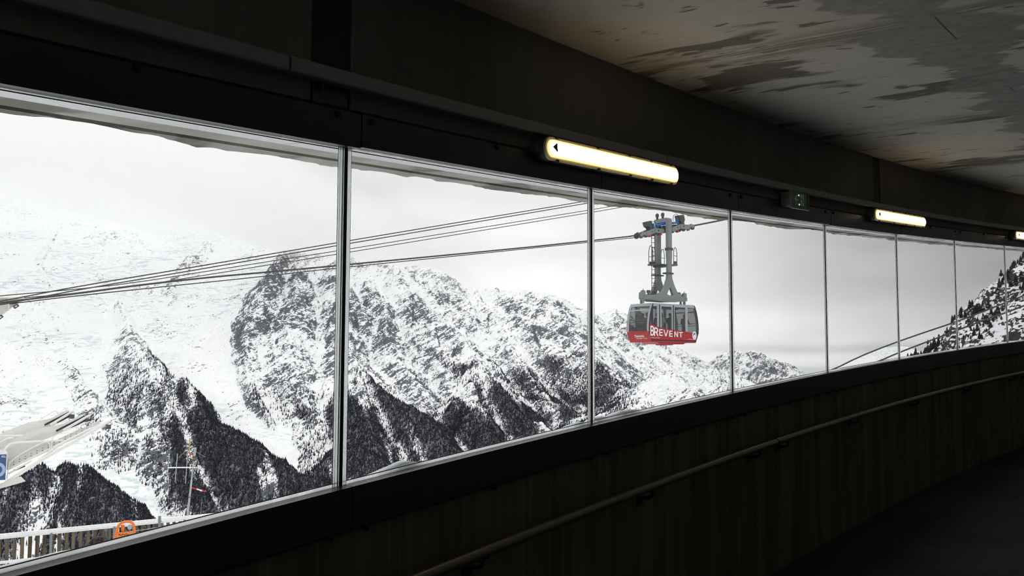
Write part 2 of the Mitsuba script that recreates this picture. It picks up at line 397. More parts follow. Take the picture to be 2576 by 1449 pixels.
def dome(length, h, depth, rows=5):
    """A stadium-shaped cover, rounded towards the room."""
    v, f, n = [], [], None
    for r in range(rows + 1):
        a = r / rows * math.pi / 2
        inset = (1 - math.cos(a)) * h / 2 * 0.98
        ring = np.array(stadium(length - 2 * inset, h - 2 * inset).exterior.coords)[:-1]
        n = len(ring)
        v.append(np.c_[ring, np.full(n, depth * math.sin(a))])
    for r in range(rows):
        for j in range(n):
            k = (j + 1) % n
            f += [[r * n + j, r * n + k, (r + 1) * n + k], [r * n + j, (r + 1) * n + k, (r + 1) * n + j]]
    f += [[rows * n, rows * n + k, rows * n + k + 1] for k in range(1, n - 1)]
    m = trimesh.Trimesh(np.vstack(v), f, process=False)
    if m.face_normals[-1][2] < 0:
        m.invert()
    return m


lamp_s = [-1.80, 1.0565, 3.9085, 6.45, 9.3, 12.15]
lamp_say = ['warm white tube lamp on the wall beside the viewer', 'long warm white tube lamp with a small black arrow, the nearest lit lamp', 'lit tube lamp in the middle distance, beyond the green exit sign',
            'lit tube lamp cut off by the right edge of the photo', 'tube lamp far along the gallery', 'tube lamp at the far end of the gallery']
for i, sc in enumerate(lamp_s):
    d, nrm = along(sc)
    up = np.cross(nrm, d)
    up = up if up[2] > 0 else -up
    ex = d if np.dot(np.cross(d, up), nrm) > 0 else -d
    o = at(sc, 0.036, 0.117)
    key = num('tube_lamp', i)
    tag(key, lamp_say[i], 'lamp', 'tube lamps along the cable tray')
    put = lambda m, dn: frame_mesh(m, o + nrm * dn, ex, up, nrm)
    add(key + '__housing', ply(put(cat(extrude(stadium(1.27, 0.088), 0.052), box((-0.66, -0.016, 0.0), (-0.62, 0.016, 0.03))), 0.0), 'mat_lamp_body', 30))
    add(key + '__rim', ply(put(extrude(stadium(1.274, 0.095).difference(stadium(1.246, 0.068)), 0.010), 0.052), 'mat_lamp_rim', 30))
    core, edge = dome(1.238, 0.060, 0.026), extrude(stadium(1.248, 0.071).difference(stadium(1.236, 0.057)), 0.018)
    add(key + '__diffuser', {**ply(put(core, 0.056), 'mat_lamp_rim', 40), 'emitter': {'type': 'area', 'radiance': {'type': 'rgb', 'value': (WARM * LAMP_CORE).tolist()}}}, label='glowing warm white diffuser')
    add(key + '__diffuser_edge', {**ply(put(edge, 0.052), 'mat_lamp_rim'), 'emitter': {'type': 'area', 'radiance': {'type': 'rgb', 'value': [LAMP_EDGE, LAMP_EDGE * 0.70, LAMP_EDGE * 0.30]}}})
    for j, x in enumerate((-0.55, -0.20, 0.10, 0.33, 0.55)):
        for b, y in enumerate((-0.046, 0.046)):
            add(f'{key}__{num("clip", 2 * j + b)}', ply(put(box((x - 0.010, y - 0.004, 0.028), (x + 0.010, y + 0.004, 0.066)), 0.0), 'mat_black_steel'))
    left = -1 if np.dot(ex, d) > 0 else 1
    tri = extrude(sg.Polygon([(left * 0.612, 0.002), (left * 0.580, 0.020), (left * 0.578, -0.016)]), 0.002)
    m = put(tri, 0.0815)
    add(key + '__arrow', ply(m, 'mat_olive'), label='small black arrow pointing left')

# exit sign: a box on the wall with a framed green plate in front of it
d, nrm = along(2.52)
up = np.cross(nrm, d)
up = up if up[2] > 0 else -up
o = at(2.5235, 0.036, 0.1155)
put = lambda m, dn: frame_mesh(m, o + nrm * dn, d, up, np.cross(d, up))
sgn = 1.0 if np.dot(np.cross(d, up), nrm) > 0 else -1.0
paint('mat_sign_green', (0.035, 0.20, 0.075), 0.35)
paint('mat_sign_white', (0.75, 0.75, 0.72), 0.4)
tag('exit_sign', 'green emergency exit sign with an arrow and a running man turned on his side', 'exit sign')
zz = lambda a, b: (min(a * sgn, b * sgn), max(a * sgn, b * sgn))


def slab(poly, a, b):
    lo, hi = zz(a, b)
    m = extrude(poly, hi - lo)
    m.apply_translation([0, 0, lo])
    return put(m, 0)


add('exit_sign__back_box', ply(slab(sg.box(-0.13, -0.045, 0.10, 0.048), 0.0, 0.066), 'mat_grey_plastic'))
add('exit_sign__frame', ply(slab(sg.box(-0.16, -0.060, 0.16, 0.060).difference(sg.box(-0.15, -0.053, 0.15, 0.053)), 0.066, 0.080), 'mat_tray'))
add('exit_sign__plate', ply(slab(sg.box(-0.151, -0.054, 0.151, 0.054), 0.067, 0.074), 'mat_sign_green'), label='green plate')
arrow = sg.Polygon([(-0.090, 0.0), (-0.055, 0.027), (-0.037, 0.027), (-0.063, 0.006), (-0.026, 0.006), (-0.026, -0.008), (-0.063, -0.008), (-0.035, -0.031), (-0.053, -0.031)])
add('exit_sign__arrow', ply(slab(arrow, 0.074, 0.0755), 'mat_sign_white'), label='white arrow pointing left')
door_ = sg.box(0.022, -0.036, 0.078, 0.040)
man = sg.Point(0.045, 0.027).buffer(0.007).union(sg.LineString([(0.040, 0.016), (0.050, 0.010), (0.060, 0.004)]).buffer(0.006)).union(sg.LineString([(0.030, 0.001), (0.045, 0.010), (0.055, -0.006), (0.074, -0.016)]).buffer(0.0045)).union(sg.LineString([(0.052, 0.004), (0.046, -0.030)]).buffer(0.004))
add('exit_sign__pictogram', ply(slab(door_.difference(man), 0.074, 0.0755), 'mat_sign_white'), label='white doorway with a running man cut out')
for j, (x, y) in enumerate(((-0.010, 0.030), (-0.008, -0.030))):
    add(f'exit_sign__{num("indicator", j)}', {**ply(slab(sg.Point(x, y).buffer(0.0055), 0.074, 0.077), 'mat_sign_white'), 'emitter': {'type': 'area', 'radiance': {'type': 'rgb', 'value': [0.75, 0.85, 0.72]}}}, label='small lit pilot light')

# handrail on brackets along the parapet
tag('handrail', 'round brass-coloured steel handrail along the concrete parapet', 'handrail')
cuts = [S0, -1.58, 2.256, 6.1, 9.95, 13.8, 17.6, S1]
for i in range(len(cuts) - 1):
    p = [at(s, 0.092, -1.386) for s in np.linspace(cuts[i] + 0.0035, cuts[i + 1] - 0.0035, 24)]
    add(f'handrail__{num("tube", i)}', ply(tube(p, 0.0215, 16), 'mat_rail', 40))
brk = sorted([c + e for c in cuts[1:-1] for e in (-0.15, 0.13)] + [-3.9, -2.7, -0.6, 0.4, 1.259, 3.22, 4.114, 5.05, 7.1, 8.1, 9.0, 11.0, 12.0, 12.9])
for i, s in enumerate(brk):
    q, (d, nrm) = at(s, 0, -1.386), along(s)
    arm = smooth_path([q + nrm * 0.092 - [0, 0, 0.020], q + nrm * 0.092 - [0, 0, 0.052], q + nrm * 0.022 - [0, 0, 0.062]], 2)
    plate = frame_mesh(box((-0.030, 0.0, -0.092), (0.030, 0.007, -0.036)), q + nrm * 0.022, [d[0], d[1], d[2]], nrm, [0, 0, 1.0])
    saddle = frame_mesh(box((-0.028, -0.012, -0.026), (0.028, 0.012, -0.019)), q + nrm * 0.092, d, nrm, [0, 0, 1.0])
    add(f'handrail__{num("bracket", i)}', ply(cat(tube(arm, 0.008, 8), plate, saddle), 'mat_black_steel'))

# ------------------------------------------------------------------ the mountains
# each ridge: name, side slope, tree line, rockiness, furrow depth, crest points in metres from the viewer
RIDGES = [
  ('glacier crest', 0.47, -900, 0.30, 0, [(-5065, 7318, 1431), (-4488, 7453, 1338), (-3926, 7539, 1264), (-3465, 7542, 1143), (-2999, 7524, 1050), (-2447, 7511, 1005), (-2030, 7324, 901), (-1721, 7146, 834)]),
  ('main crest', 0.82, -300, 0.62, 30, [(-1721, 7146, 834), (-1359, 6918, 775), (-1091, 6813, 731), (-890, 6742, 713), (-745, 6658, 683), (-512, 6781, 637), (-299, 6894, 548)]),
  ('east crest', 0.82, -300, 0.50, 24, [(-299, 6894, 548), (-106, 6949, 542), (147, 7048, 528), (294, 7194, 508), (444, 7286, 448), (568, 7378, 394), (676, 7269, 310)]),
  ('left rib a', 0.90, -900, 0.62, 10, [(-3306, 7285, 1009), (-3252, 6913, 845), (-3154, 6573, 702), (-2976, 6292, 545), (-2766, 6091, 401)]),
  ('left rib b', 0.90, -900, 0.55, 10, [(-2736, 5852, 307), (-2566, 5633, 183), (-2463, 5559, 121)]),
  ('left rib c', 0.90, -300, 0.66, 16, [(-2382, 5321, 25), (-2192, 5088, -97), (-2009, 4851, -198), (-1839, 4649, -272), (-1736, 4529, -313)]),
  ('forest dome', 0.80, 200, 0.60, 14, [(-1677, 3354, -421), (-1657, 3420, -389), (-1641, 3483, -369)]),
  ('forest dome', 0.85, 200, 0.60, 14, [(-1590, 3616, -364), (-1482, 3499, -363), (-1388, 3376, -396), (-1279, 3258, -465), (-1197, 3182, -521)]),
  ('mid rib', 0.80, -900, 0.55, 14, [(-2659, 6970, 776), (-2535, 6589, 600), (-2380, 6295, 447), (-2210, 6113, 348)]),
  ('mid rib', 0.80, -900, 0.55, 14, [(-2232, 7213, 892), (-2219, 6744, 697), (-2174, 6390, 506), (-2113, 6147, 363)]),
  ('spur one top', 0.90, -900, 0.50, 20, [(-2458, 6158, 394), (-2292, 5868, 275), (-2108, 5510, 148)]),
  ('spur one', 1.00, 130, 0.76, 30, [(-2108, 5510, 148), (-1801, 5091, 5), (-1562, 4802, -109), (-1392, 4573, -239), (-1231, 4453, -293), (-1074, 4329, -361), (-899, 4164, -445), (-782, 4076, -495), (-601, 3955, -591)]),
  ('spur one rib', 0.95, 60, 0.74, 24, [(-2108, 5510, 148), (-1881, 5115, -5), (-1663, 4768, -156), (-1488, 4511, -289), (-1353, 4292, -410), (-1244, 4116, -537)]),
  ('buttress west', 1.25, -260, 0.72, 34, [(-1596, 6918, 785), (-1531, 6317, 625), (-1502, 5964, 450), (-1460, 5717, 294), (-1431, 5466, 128), (-1384, 5220, -24), (-1283, 4988, -161), (-1159, 4812, -269)]),
  ('buttress mid', 0.80, -250, 0.72, 34, [(-1455, 6847, 761), (-1341, 6156, 490), (-1274, 5709, 271), (-1185, 5371, 83), (-1078, 5087, -83), (-948, 4807, -249), (-828, 4576, -363)]),
  ('buttress east', 0.80, -250, 0.70, 34, [(-1198, 6795, 740), (-1072, 6107, 438), (-998, 5764, 229), (-912, 5475, 86), (-791, 5190, -5)]),
  ('spur three', 0.85, 110, 0.62, 30, [(-791, 5190, -5), (-645, 4958, -128), (-445, 4729, -228), (-340, 4587, -299), (-223, 4444, -367), (-131, 4348, -402), (6, 4200, -445)]),
  ('spur three rib', 0.75, 110, 0.62, 26, [(-791, 5190, -5), (-745, 4843, -154), (-662, 4552, -289), (-584, 4260, -404)]),
  ('spur four', 0.85, 20, 0.66, 30, [(-765, 6606, 667), (-623, 6269, 452), (-478, 6031, 314), (-321, 5841, 188), (-219, 5646, 80), (-157, 5448, -20), (-56, 5250, -112), (47, 5050, -218), (115, 4949, -272), (254, 4793, -347)]),
  ('spur four rib', 0.80, 10, 0.66, 30, [(-157, 5448, -20), (-178, 5147, -141), (-140, 4898, -250), (-67, 4650, -366)]),
  ('centre rib', 0.80, -200, 0.72, 34, [(-936, 6786, 707), (-846, 6243, 424), (-762, 5901, 235), (-666, 5611, 89), (-577, 5419, -21), (-452, 5231, -124)]),
  ('spur five', 0.75, -60, 0.66, 30, [(-299, 6894, 548), (-166, 6598, 384), (-59, 6500, 340), (108, 6349, 277), (278, 6194, 189), (392, 6037, 100), (476, 5881, 40), (571, 5671, -85), (647, 5462, -194), (736, 5249, -306)]),
  ('spur five rib', 0.75, -60, 0.70, 30, [(-59, 6500, 340), (-31, 6200, 176), (30, 5950, 38), (120, 5699, -87), (245, 5444, -195), (360, 5238, -276)]),
  ('spur five rib', 0.75, -100, 0.70, 30, [(294, 7194, 508), (354, 6691, 325), (399, 6337, 181), (440, 6034, 77)]),
  ('south peak', 0.66, -500, 0.60, 40, [(481, 7885, 251), (629, 8176, 372), (728, 8368, 421), (881, 8555, 489), (1045, 8637, 422), (1228, 8714, 280), (1439, 8732, 170), (1615, 8752, 35), (1802, 8818, -59)]),
  ('south rib', 0.70, -500, 0.62, 34, [(881, 8555, 489), (743, 7664, 251), (774, 7108, 91), (868, 6744, -7)]),
  ('south rib', 0.70, -500, 0.60, 34, [(1228, 8714, 280), (1078, 7877, 133), (1103, 7418, 37)]),
  ('west hill', 0.50, -230, 0.50, 24, [(544, 4668, -218), (641, 4959, -143), (751, 5196, -81), (872, 5430, -33), (1013, 5609, -5), (1150, 5736, -16), (1280, 5811, -50), (1422, 5829, -142), (1551, 5796, -244)]),
  ('west hill rib', 0.60, -150, 0.55, 24, [(872, 5430, -33), (849, 4927, -102), (842, 4624, -160)]),
  ('west hill rib', 0.60, -150, 0.55, 24, [(1172, 5731, -25), (1100, 5185, -96), (1053, 4786, -155)]),
]
FAR_RIDGES = [
  ('tower ridge', 0.62, -900, 0.72, 60, [(1366, 9199, -155), (1546, 9069, -80), (1774, 9027, -25), (1906, 9103, 62), (2014, 9130, 132), (2123, 9208, 133), (2229, 9235, 142), (2308, 9318, 106), (2381, 9403, 43), (2538, 9673, 37), (2662, 9847, 27), (2787, 10020, -40), (2899, 10092, -88), (3026, 10159, -145), (3251, 10299, -207)]),
  ('tower rib', 0.80, -900, 0.85, 60, [(2229, 9235, 142), (2222, 8876, 30), (2184, 8525, -89)]),
  ('far hills', 0.60, -900, 0.40, 40, [(2521, 14279, 5), (2643, 14257, 51), (2723, 14140, 56), (2794, 14126, 90), (2894, 14208, 29), (3067, 14172, -38)]),
  ('snow dome', 0.50, -900, 0.06, 8, [(4362, 14352, -176), (4623, 14270, -78), (4830, 14201, 54), (4984, 14148, 150), (5135, 14094, 223), (5275, 14042, 284), (5358, 14010, 284), (5441, 13978, 300), (5552, 13935, 289), (5670, 13887, 205), (5995, 13750, 112)]),
]
NEAR_RIDGES = [
  ('near crest', 1.30, 900, 0.50, 3, [(129, 349, -15), (129, 336, -5), (126, 321, -1), (126, 311, 2), (129, 304, 7), (131, 301, 9), (132, 297, 12), (134, 291, 16), (137, 287, 18), (138, 283, 20), (139, 279, 23), (139, 275, 26), (140, 271, 28), (143, 264, 32), (148, 249, 39), (153, 234, 47)]),
]


def heights(x, y, ridges, floor, seed, warp=55.0, detail=1.0, scale=1.0):
    """Height of the land at (x, y), how rocky it is, and the tree line there: the highest of the ridges' flanks, furrowed down their slopes."""
    p = np.stack([x, y, np.zeros_like(x)], -1)
    wx = x + warp * 2 * (meshkit.fbm(p / (430.0 * scale), 4, seed) - 0.5)
    wy = y + warp * 2 * (meshkit.fbm(p / (430.0 * scale) + 50, 4, seed + 7) - 0.5)
    best, second = np.full(x.shape, float(floor)), np.full(x.shape, float(floor) - 400)
    arc, dist = np.zeros_like(x), np.full(x.shape, 300.0)
    tl, rk, fa = np.full(x.shape, -5000.0), np.full(x.shape, 0.3), np.full(x.shape, 8.0)
    for i, (name, k, tree, rock, fur, pts) in enumerate(ridges):
        P = np.asarray(pts, float)
        zr, ar, dr_, s = np.full(x.shape, -1e9), np.zeros_like(x), np.zeros_like(x), 0.0
        for a, b in zip(P[:-1], P[1:]):
            e = b[:2] - a[:2]
            ln = np.hypot(*e)
            t = np.clip(((wx - a[0]) * e[0] + (wy - a[1]) * e[1]) / ln ** 2, 0, 1)
            dd = np.hypot(wx - a[0] - t * e[0], wy - a[1] - t * e[1])
            z = a[2] + (b[2] - a[2]) * t - k * (np.sqrt(dd * dd + (8.0 * scale) ** 2) - 8.0 * scale)
            w = z > zr
            zr, ar, dr_ = np.where(w, z, zr), np.where(w, s + t * ln, ar), np.where(w, dd, dr_)
            s += ln
        w = zr > best
        second = np.where(w, best, np.maximum(second, zr))
        best = np.where(w, zr, best)
        arc, dist = np.where(w, ar + 1000.0 * i, arc), np.where(w, dr_, dist)
        tl, rk, fa = np.where(w, tree, tl), np.where(w, rock, rk), np.where(w, fur, fa)
    lead = np.clip((best - second) / (70.0 * scale), 0, 1)
    q = np.stack([arc / (110.0 * scale), dist / (900.0 * scale), np.zeros_like(x)], -1)
    rib = 1 - np.abs(2 * meshkit.fbm(q, 4, seed + 3) - 1) * 2.2
    z = best + fa * lead * np.clip((900 * scale - dist) / (400 * scale), 0, 1) * np.clip(dist / (110.0 * scale), 0.15, 1.2) * (rib - 0.4)
    cr_ = 1 - 2 * np.abs(meshkit.fbm(p / (170.0 * scale), 5, seed + 11) - 0.5) * 2
    z = z + detail * rk * 46 * scale * (cr_ - 0.5) + detail * rk * 16 * scale * (1 - 4 * np.abs(meshkit.fbm(p / (38.0 * scale), 3, seed + 5) - 0.5))
    return z, rk, tl, lead, dist


def polar_mesh(az0, az1, n_az, radii, fn):
    """A piece of land as a fan-shaped grid around the gallery."""
    az = np.radians(np.linspace(az0, az1, n_az))
    A, R = np.meshgrid(az, radii, indexing='ij')
    x, y = R * np.sin(A), R * np.cos(A)
    z, uv = fn(x, y)
    v = np.stack([x, y, z], -1)
    nr = len(radii)
    i = np.arange(n_az - 1)[:, None] * nr + np.arange(nr - 1)[None]
    q = np.stack([i, i + 1, i + nr + 1, i + nr], -1).reshape(-1, 4)
    f = np.vstack([q[:, [0, 1, 2]], q[:, [0, 2, 3]]])
    return v, f, uv


def slope_of(v):
    """Tangent of the steepness on a fan-shaped grid (n_az, n_r, 3)."""
    du = np.gradient(v, axis=0)
    dv = np.gradient(v, axis=1)
    n = np.cross(du, dv)
    n /= np.linalg.norm(n, axis=-1, keepdims=True) + 1e-9
    return n * np.sign(n[..., 2:3])


def massif_land(x, y):
    z, rk, tl, lead, dist = heights(x, y, RIDGES, -1150, 21)
    n = slope_of(np.stack([x, y, z], -1))
    steep = np.sqrt(np.maximum(1 - n[..., 2] ** 2, 0)) / np.maximum(n[..., 2], 0.1)
    rockscore = 0.95 * rk + 0.60 * (np.clip(steep, 0, 2.2) - 1.0) - 0.45 * (1 - np.clip(lead * 1.6, 0, 1)) * np.clip(rk * 3, 0, 1)
    big = meshkit.fbm(np.stack([x / 260, y / 260, z / 260], -1), 3, 31)
    forest = np.clip((tl - z) / 320 + 0.25 + 2.2 * (big - 0.5), 0, 1) * np.clip(0.25 + lead, 0, 1)
    chute = meshkit.fbm(np.stack([(x * 0.92 + y * 0.4) / 75, (y * 0.92 - x * 0.4) / 700, z / 900], -1), 3, 33)
    forest = forest * np.clip((0.70 - chute) / 0.12, 0.04, 1)
    massif_land.forest = forest
    return z, np.stack([rockscore, forest], -1)


def rock_snow(p, n, uv):
    """Snow lies where rock does not break through: tilted strata, gullies and scree, thinly dusted with snow, and brush under the trees."""
    a = (p.x * 0.80 + p.z * 0.60) / 46.0
    b = (p.z * 0.80 - p.x * 0.60) / 8.5
    w = fbm(p.x / 150.0, p.y / 150.0, p.z / 150.0, 3)
    st = fbm(a + 2.0 * w, b + 4.0 * w, p.y / 45.0, 4)
    gr = fbm(p.x / 5.5, p.y / 9.0, p.z / 5.5, 3)
    big = fbm(p.x / 190.0 + 7.0, p.y / 190.0, p.z / 190.0, 3)
    s = 0.74 * uv.x + 1.35 * (st - 0.5) + 1.50 * (gr - 0.5) + 1.15 * (big - 0.5)
    rock = smoothstep(0.42, 0.66, s)
    rc = mix((0.062, 0.070, 0.090), (0.22, 0.225, 0.245), fbm(p.x / 12.0, p.y / 12.0, p.z / 7.0, 3))
    snow = mix((0.90, 0.915, 0.925), (0.96, 0.965, 0.965), big)
    # crevassed ice, grey-blue, in bent bands where the ground is gentle and free of rock
    w2 = fbm(p.x / 240.0, p.y / 240.0, 3.0, 3)
    field = smoothstep(0.46, 0.58, fbm(p.x / 330.0, p.y / 520.0, p.z / 300.0, 3))
    ice = smoothstep(0.50, 0.66, fbm(p.x / 34.0 + 6.0 * w2, p.y / 90.0, p.z / 9.0 + 9.0 * w2, 4)) * smoothstep(0.22, 0.06, uv.x) * field
    snow = mix(snow, (0.60, 0.70, 0.72), 0.85 * ice)
    stem = fbm(p.x / 3.0, p.y / 3.0, p.z / 22.0, 2)
    brush = smoothstep(0.42, 0.66, 0.55 * stem + 0.45 * gr + 0.75 * (uv.y - 0.52))
    c = mix(snow, rc, rock)
    return mix(c, (0.060, 0.063, 0.080), 0.85 * brush * smoothstep(0.08, 0.45, uv.y))


scene['mat_rock_snow'] = two({'type': 'diffuse', 'reflectance': proc(rock_snow)})
RAD = np.concatenate([np.geomspace(2500, 9100, 640)])
NAZ = 1000
mv, mf, muv = polar_mesh(-30.5, 16.5, NAZ, RAD, massif_land)
add('mountain', ply((mv.reshape(-1, 3), mf), 'mat_rock_snow', True, uv=muv.reshape(-1, 2)), 'huge snow-covered mountain wall with glaciers, rock buttresses and dark forested spurs', 'mountain')


def far_land(x, y):
    z, rk, tl, lead, dist = heights(x, y, FAR_RIDGES, -1300, 61, warp=45, detail=1.5)
    n = slope_of(np.stack([x, y, z], -1))
    steep = np.sqrt(np.maximum(1 - n[..., 2] ** 2, 0)) / np.maximum(n[..., 2], 0.1)
    return z, np.stack([0.85 * rk + 0.5 * (np.clip(steep, 0, 2.2) - 0.9), 0 * z], -1)


fv, ff, fuv = polar_mesh(7.0, 24.5, 420, np.geomspace(8200, 17500, 330), far_land)
add('mountain_001', ply((fv.reshape(-1, 3), ff), 'mat_rock_snow', True, uv=fuv.reshape(-1, 2)), 'distant snowy peaks and a smooth white dome low on the horizon, right of the cable car', 'mountain')

# conifer forest on the spurs: countless trees, each a small cone
cell = np.linalg.norm(np.cross(mv[1:, :-1] - mv[:-1, :-1], mv[:-1, 1:] - mv[:-1, :-1]), axis=-1)
fd = massif_land.forest[:-1, :-1]
r_ = np.hypot(mv[:-1, :-1, 0], mv[:-1, :-1, 1])
wgt = (cell * np.clip(fd, 0, 1) ** 1.4 * (r_ < 6200)).ravel()
rng = np.random.default_rng(7)
NT = 160000
pick = rng.choice(len(wgt), NT, p=wgt / wgt.sum())
ia, ir = pick // (len(RAD) - 1), pick % (len(RAD) - 1)
fu, fw = rng.random(NT)[:, None], rng.random(NT)[:, None]
base = mv[ia, ir] + fu * (mv[ia + 1, ir] - mv[ia, ir]) + fw * (mv[ia, ir + 1] - mv[ia, ir])
hgt = rng.uniform(7, 18, NT)
rad_ = hgt * rng.uniform(0.12, 0.18, NT)
ang = rng.random(NT)[:, None] * 6.283 + np.arange(5) * 2 * np.pi / 5
ring = base[:, None, :] + np.stack([rad_[:, None] * np.cos(ang), rad_[:, None] * np.sin(ang), np.full_like(ang, -1.5)], -1)
tip = base + np.c_[np.zeros(NT), np.zeros(NT), hgt]
tv = np.concatenate([ring, tip[:, None]], 1).reshape(-1, 3)
k5 = np.arange(5)
tf = (np.stack([k5, (k5 + 1) % 5, np.full(5, 5)], -1)[None] + (np.arange(NT) * 6)[:, None, None]).reshape(-1, 3)


def needles(p, n, uv):
    t = cell_rand(p.x / 9.0, p.y / 9.0, 0.0)
    frost = smoothstep(0.62, 0.75, fbm(p.x / 2.5, p.y / 2.5, p.z / 5.0, 2))
    c = mix((0.014, 0.019, 0.030), (0.046, 0.044, 0.056), t)
    return mix(c, (0.50, 0.52, 0.55), 0.35 * frost)


scene['mat_needles'] = two({'type': 'diffuse', 'reflectance': proc(needles)})
add('conifer_forest', ply((tv, tf), 'mat_needles', False), 'dark conifer forest covering the spurs of the mountain wall', 'forest', kind='stuff')


# ------------------------------------------------------------------ nearer land: the station's terrace, the slope under it, the steep hillside on the right
def near_land(x, y):
    r = np.hypot(x, y)
    a = np.arctan2(x, y)
    edge = 47 + 9 * np.clip((a + 0.2) / 0.4, -1, 1)
    p = np.stack([x, y, 0 * x], -1)
    z = -7.45 - 0.62 * np.maximum(r - edge, 0) + 0.05 * (meshkit.fbm(p / 3, 4, 2) - 0.5)
    z = z + np.clip((r - edge) / 40, 0, 1) * 14 * (meshkit.fbm(p / 60, 5, 3) - 0.5)
    return np.maximum(z, -1150), np.stack([0.10 + 0.25 * np.clip((r - edge) / 40, 0, 1), 0 * z], -1)


nv, nf, nuv = polar_mesh(-75, 75, 300, np.concatenate([np.linspace(4.0, 60, 90), np.geomspace(61, 2600, 90)]), near_land)
add('snow_slope', ply((nv.reshape(-1, 3), nf), 'mat_rock_snow', True, uv=nuv.reshape(-1, 2)), 'trodden snow of the terrace below the windows and the slope falling away from it', 'snow')


def hill_land(x, y):
    z, rk, tl, lead, dist = heights(x, y, NEAR_RIDGES, -120, 81, warp=5.0, detail=1.0, scale=0.065)
    p = np.stack([x, y, z], -1)
    z = z + 5.0 * np.maximum(meshkit.fbm(p / 11, 4, 84) - 0.5, 0) * 2 + 3.2 * np.abs(meshkit.fbm(p / 5.0, 4, 85) - 0.5)
    n = slope_of(np.stack([x, y, z], -1))
    steep = np.sqrt(np.maximum(1 - n[..., 2] ** 2, 0)) / np.maximum(n[..., 2], 0.1)
    hill_land.z = z
    return z, np.stack([0.30 + 0.42 * (np.clip(steep, 0, 2.6) - 0.9), 0 * z], -1)


def crag_snow(p, n, uv):
    gr = fbm(p.x / 0.9, p.y / 0.9, p.z / 0.6, 4)
    big = fbm(p.x / 6.0, p.y / 6.0, p.z / 4.0, 3)
    rock = smoothstep(0.40, 0.50, 0.80 * uv.x + 1.9 * (gr - 0.5) + 0.70 * (big - 0.5))
    rc = mix((0.018, 0.018, 0.020), (0.10, 0.097, 0.094), fbm(p.x / 0.9, p.y / 0.9, p.z / 0.7, 3))
    return mix(mix((0.86, 0.88, 0.92), (0.94, 0.945, 0.955), big), rc, rock)


scene['mat_crag_snow'] = two({'type': 'diffuse', 'reflectance': proc(crag_snow)})
HR = np.linspace(170, 420, 340)
hv, hf, huv = polar_mesh(19.0, 36.0, 520, HR, hill_land)
add('hillside', ply((hv.reshape(-1, 3), hf), 'mat_crag_snow', True, uv=huv.reshape(-1, 2)), 'steep craggy hillside under snow at the right edge, dotted with conifers', 'hillside')

# conifers on the hillside, one object each
rng = np.random.default_rng(12)


def conifer(h, seed):
    g = np.random.default_rng(seed)
    tiers, parts = 6, []
    for t in range(tiers):
        z0 = h * (0.10 + 0.80 * t / tiers)
        z1 = min(h, z0 + h * 0.30)
        rr = h * 0.24 * (1 - 0.86 * t / tiers)
        n = 11
        an = np.arange(n) * 2 * np.pi / n + g.random()
        rad = rr * np.where(np.arange(n) % 2 == 0, 1.0, 0.62) * g.uniform(0.75, 1.15, n)
        v = np.vstack([np.c_[rad * np.cos(an), rad * np.sin(an), z0 + g.uniform(-0.03, 0.03, n) * h], [[0, 0, z1]], [[0, 0, z0 + 0.04 * h]]])
        f = [[i, (i + 1) % n, n] for i in range(n)] + [[(i + 1) % n, i, n + 1] for i in range(n)]
        parts.append(trimesh.Trimesh(v, f, process=False))
    parts.append(tube([[0, 0, -0.12 * h], [0, 0, 0.3 * h]], 0.02 * h, 5))
    return cat(*parts)


def needles_near(p, n, uv):
    c = mix((0.010, 0.012, 0.012), (0.040, 0.042, 0.036), fbm(p.x * 1.6, p.y * 1.6, p.z * 1.6, 3))
    frost = smoothstep(0.63, 0.70, fbm(p.x * 1.1, p.y * 1.1, p.z * 2.0, 3)) * smoothstep(0.1, 0.5, n.z)
    return mix(c, (0.75, 0.77, 0.80), 0.6 * frost)


scene['mat_needles_near'] = two({'type': 'diffuse', 'reflectance': proc(needles_near)})
protos = [ply(conifer(5.0, 100 + k), 'mat_needles_near', False) for k in range(8)]
hz = hv[..., 2]
dens = meshkit.fbm(np.stack([hv[..., 0] / 9, hv[..., 1] / 9, hv[..., 2] / 9], -1), 4, 90)
made, tries = 0, 0
while made < 300 and tries < 30000:
    tries += 1
    ja = int(rng.integers(60, 330))                  # only where the photograph shows the hillside
    top = int(np.argmax(hz[ja]))
    jr = int(np.clip(top - abs(rng.normal(0, 26)) + 2, 0, hv.shape[1] - 1))
    low_end = ja < 130
    if dens[ja, jr] < (0.42 if low_end else 0.47) + 0.05 * rng.random() or hz[ja, jr] < -9:
        continue
    x, y, z = hv[ja, jr]
    s = rng.uniform(0.22, 0.62) * (0.85 if jr > top - 4 else 1.0)
    add(num('conifer', made), {**protos[made % 8], 'to_world': T().translate([x, y, z]).rotate([0, 0, 1], float(rng.uniform(0, 360))).scale([s * 1.25, s * 1.25, s * rng.uniform(0.8, 1.15)])},
        'dark green conifer growing among snow and rocks on the steep hillside at the right edge', 'tree', 'conifers on the hillside')
    made += 1

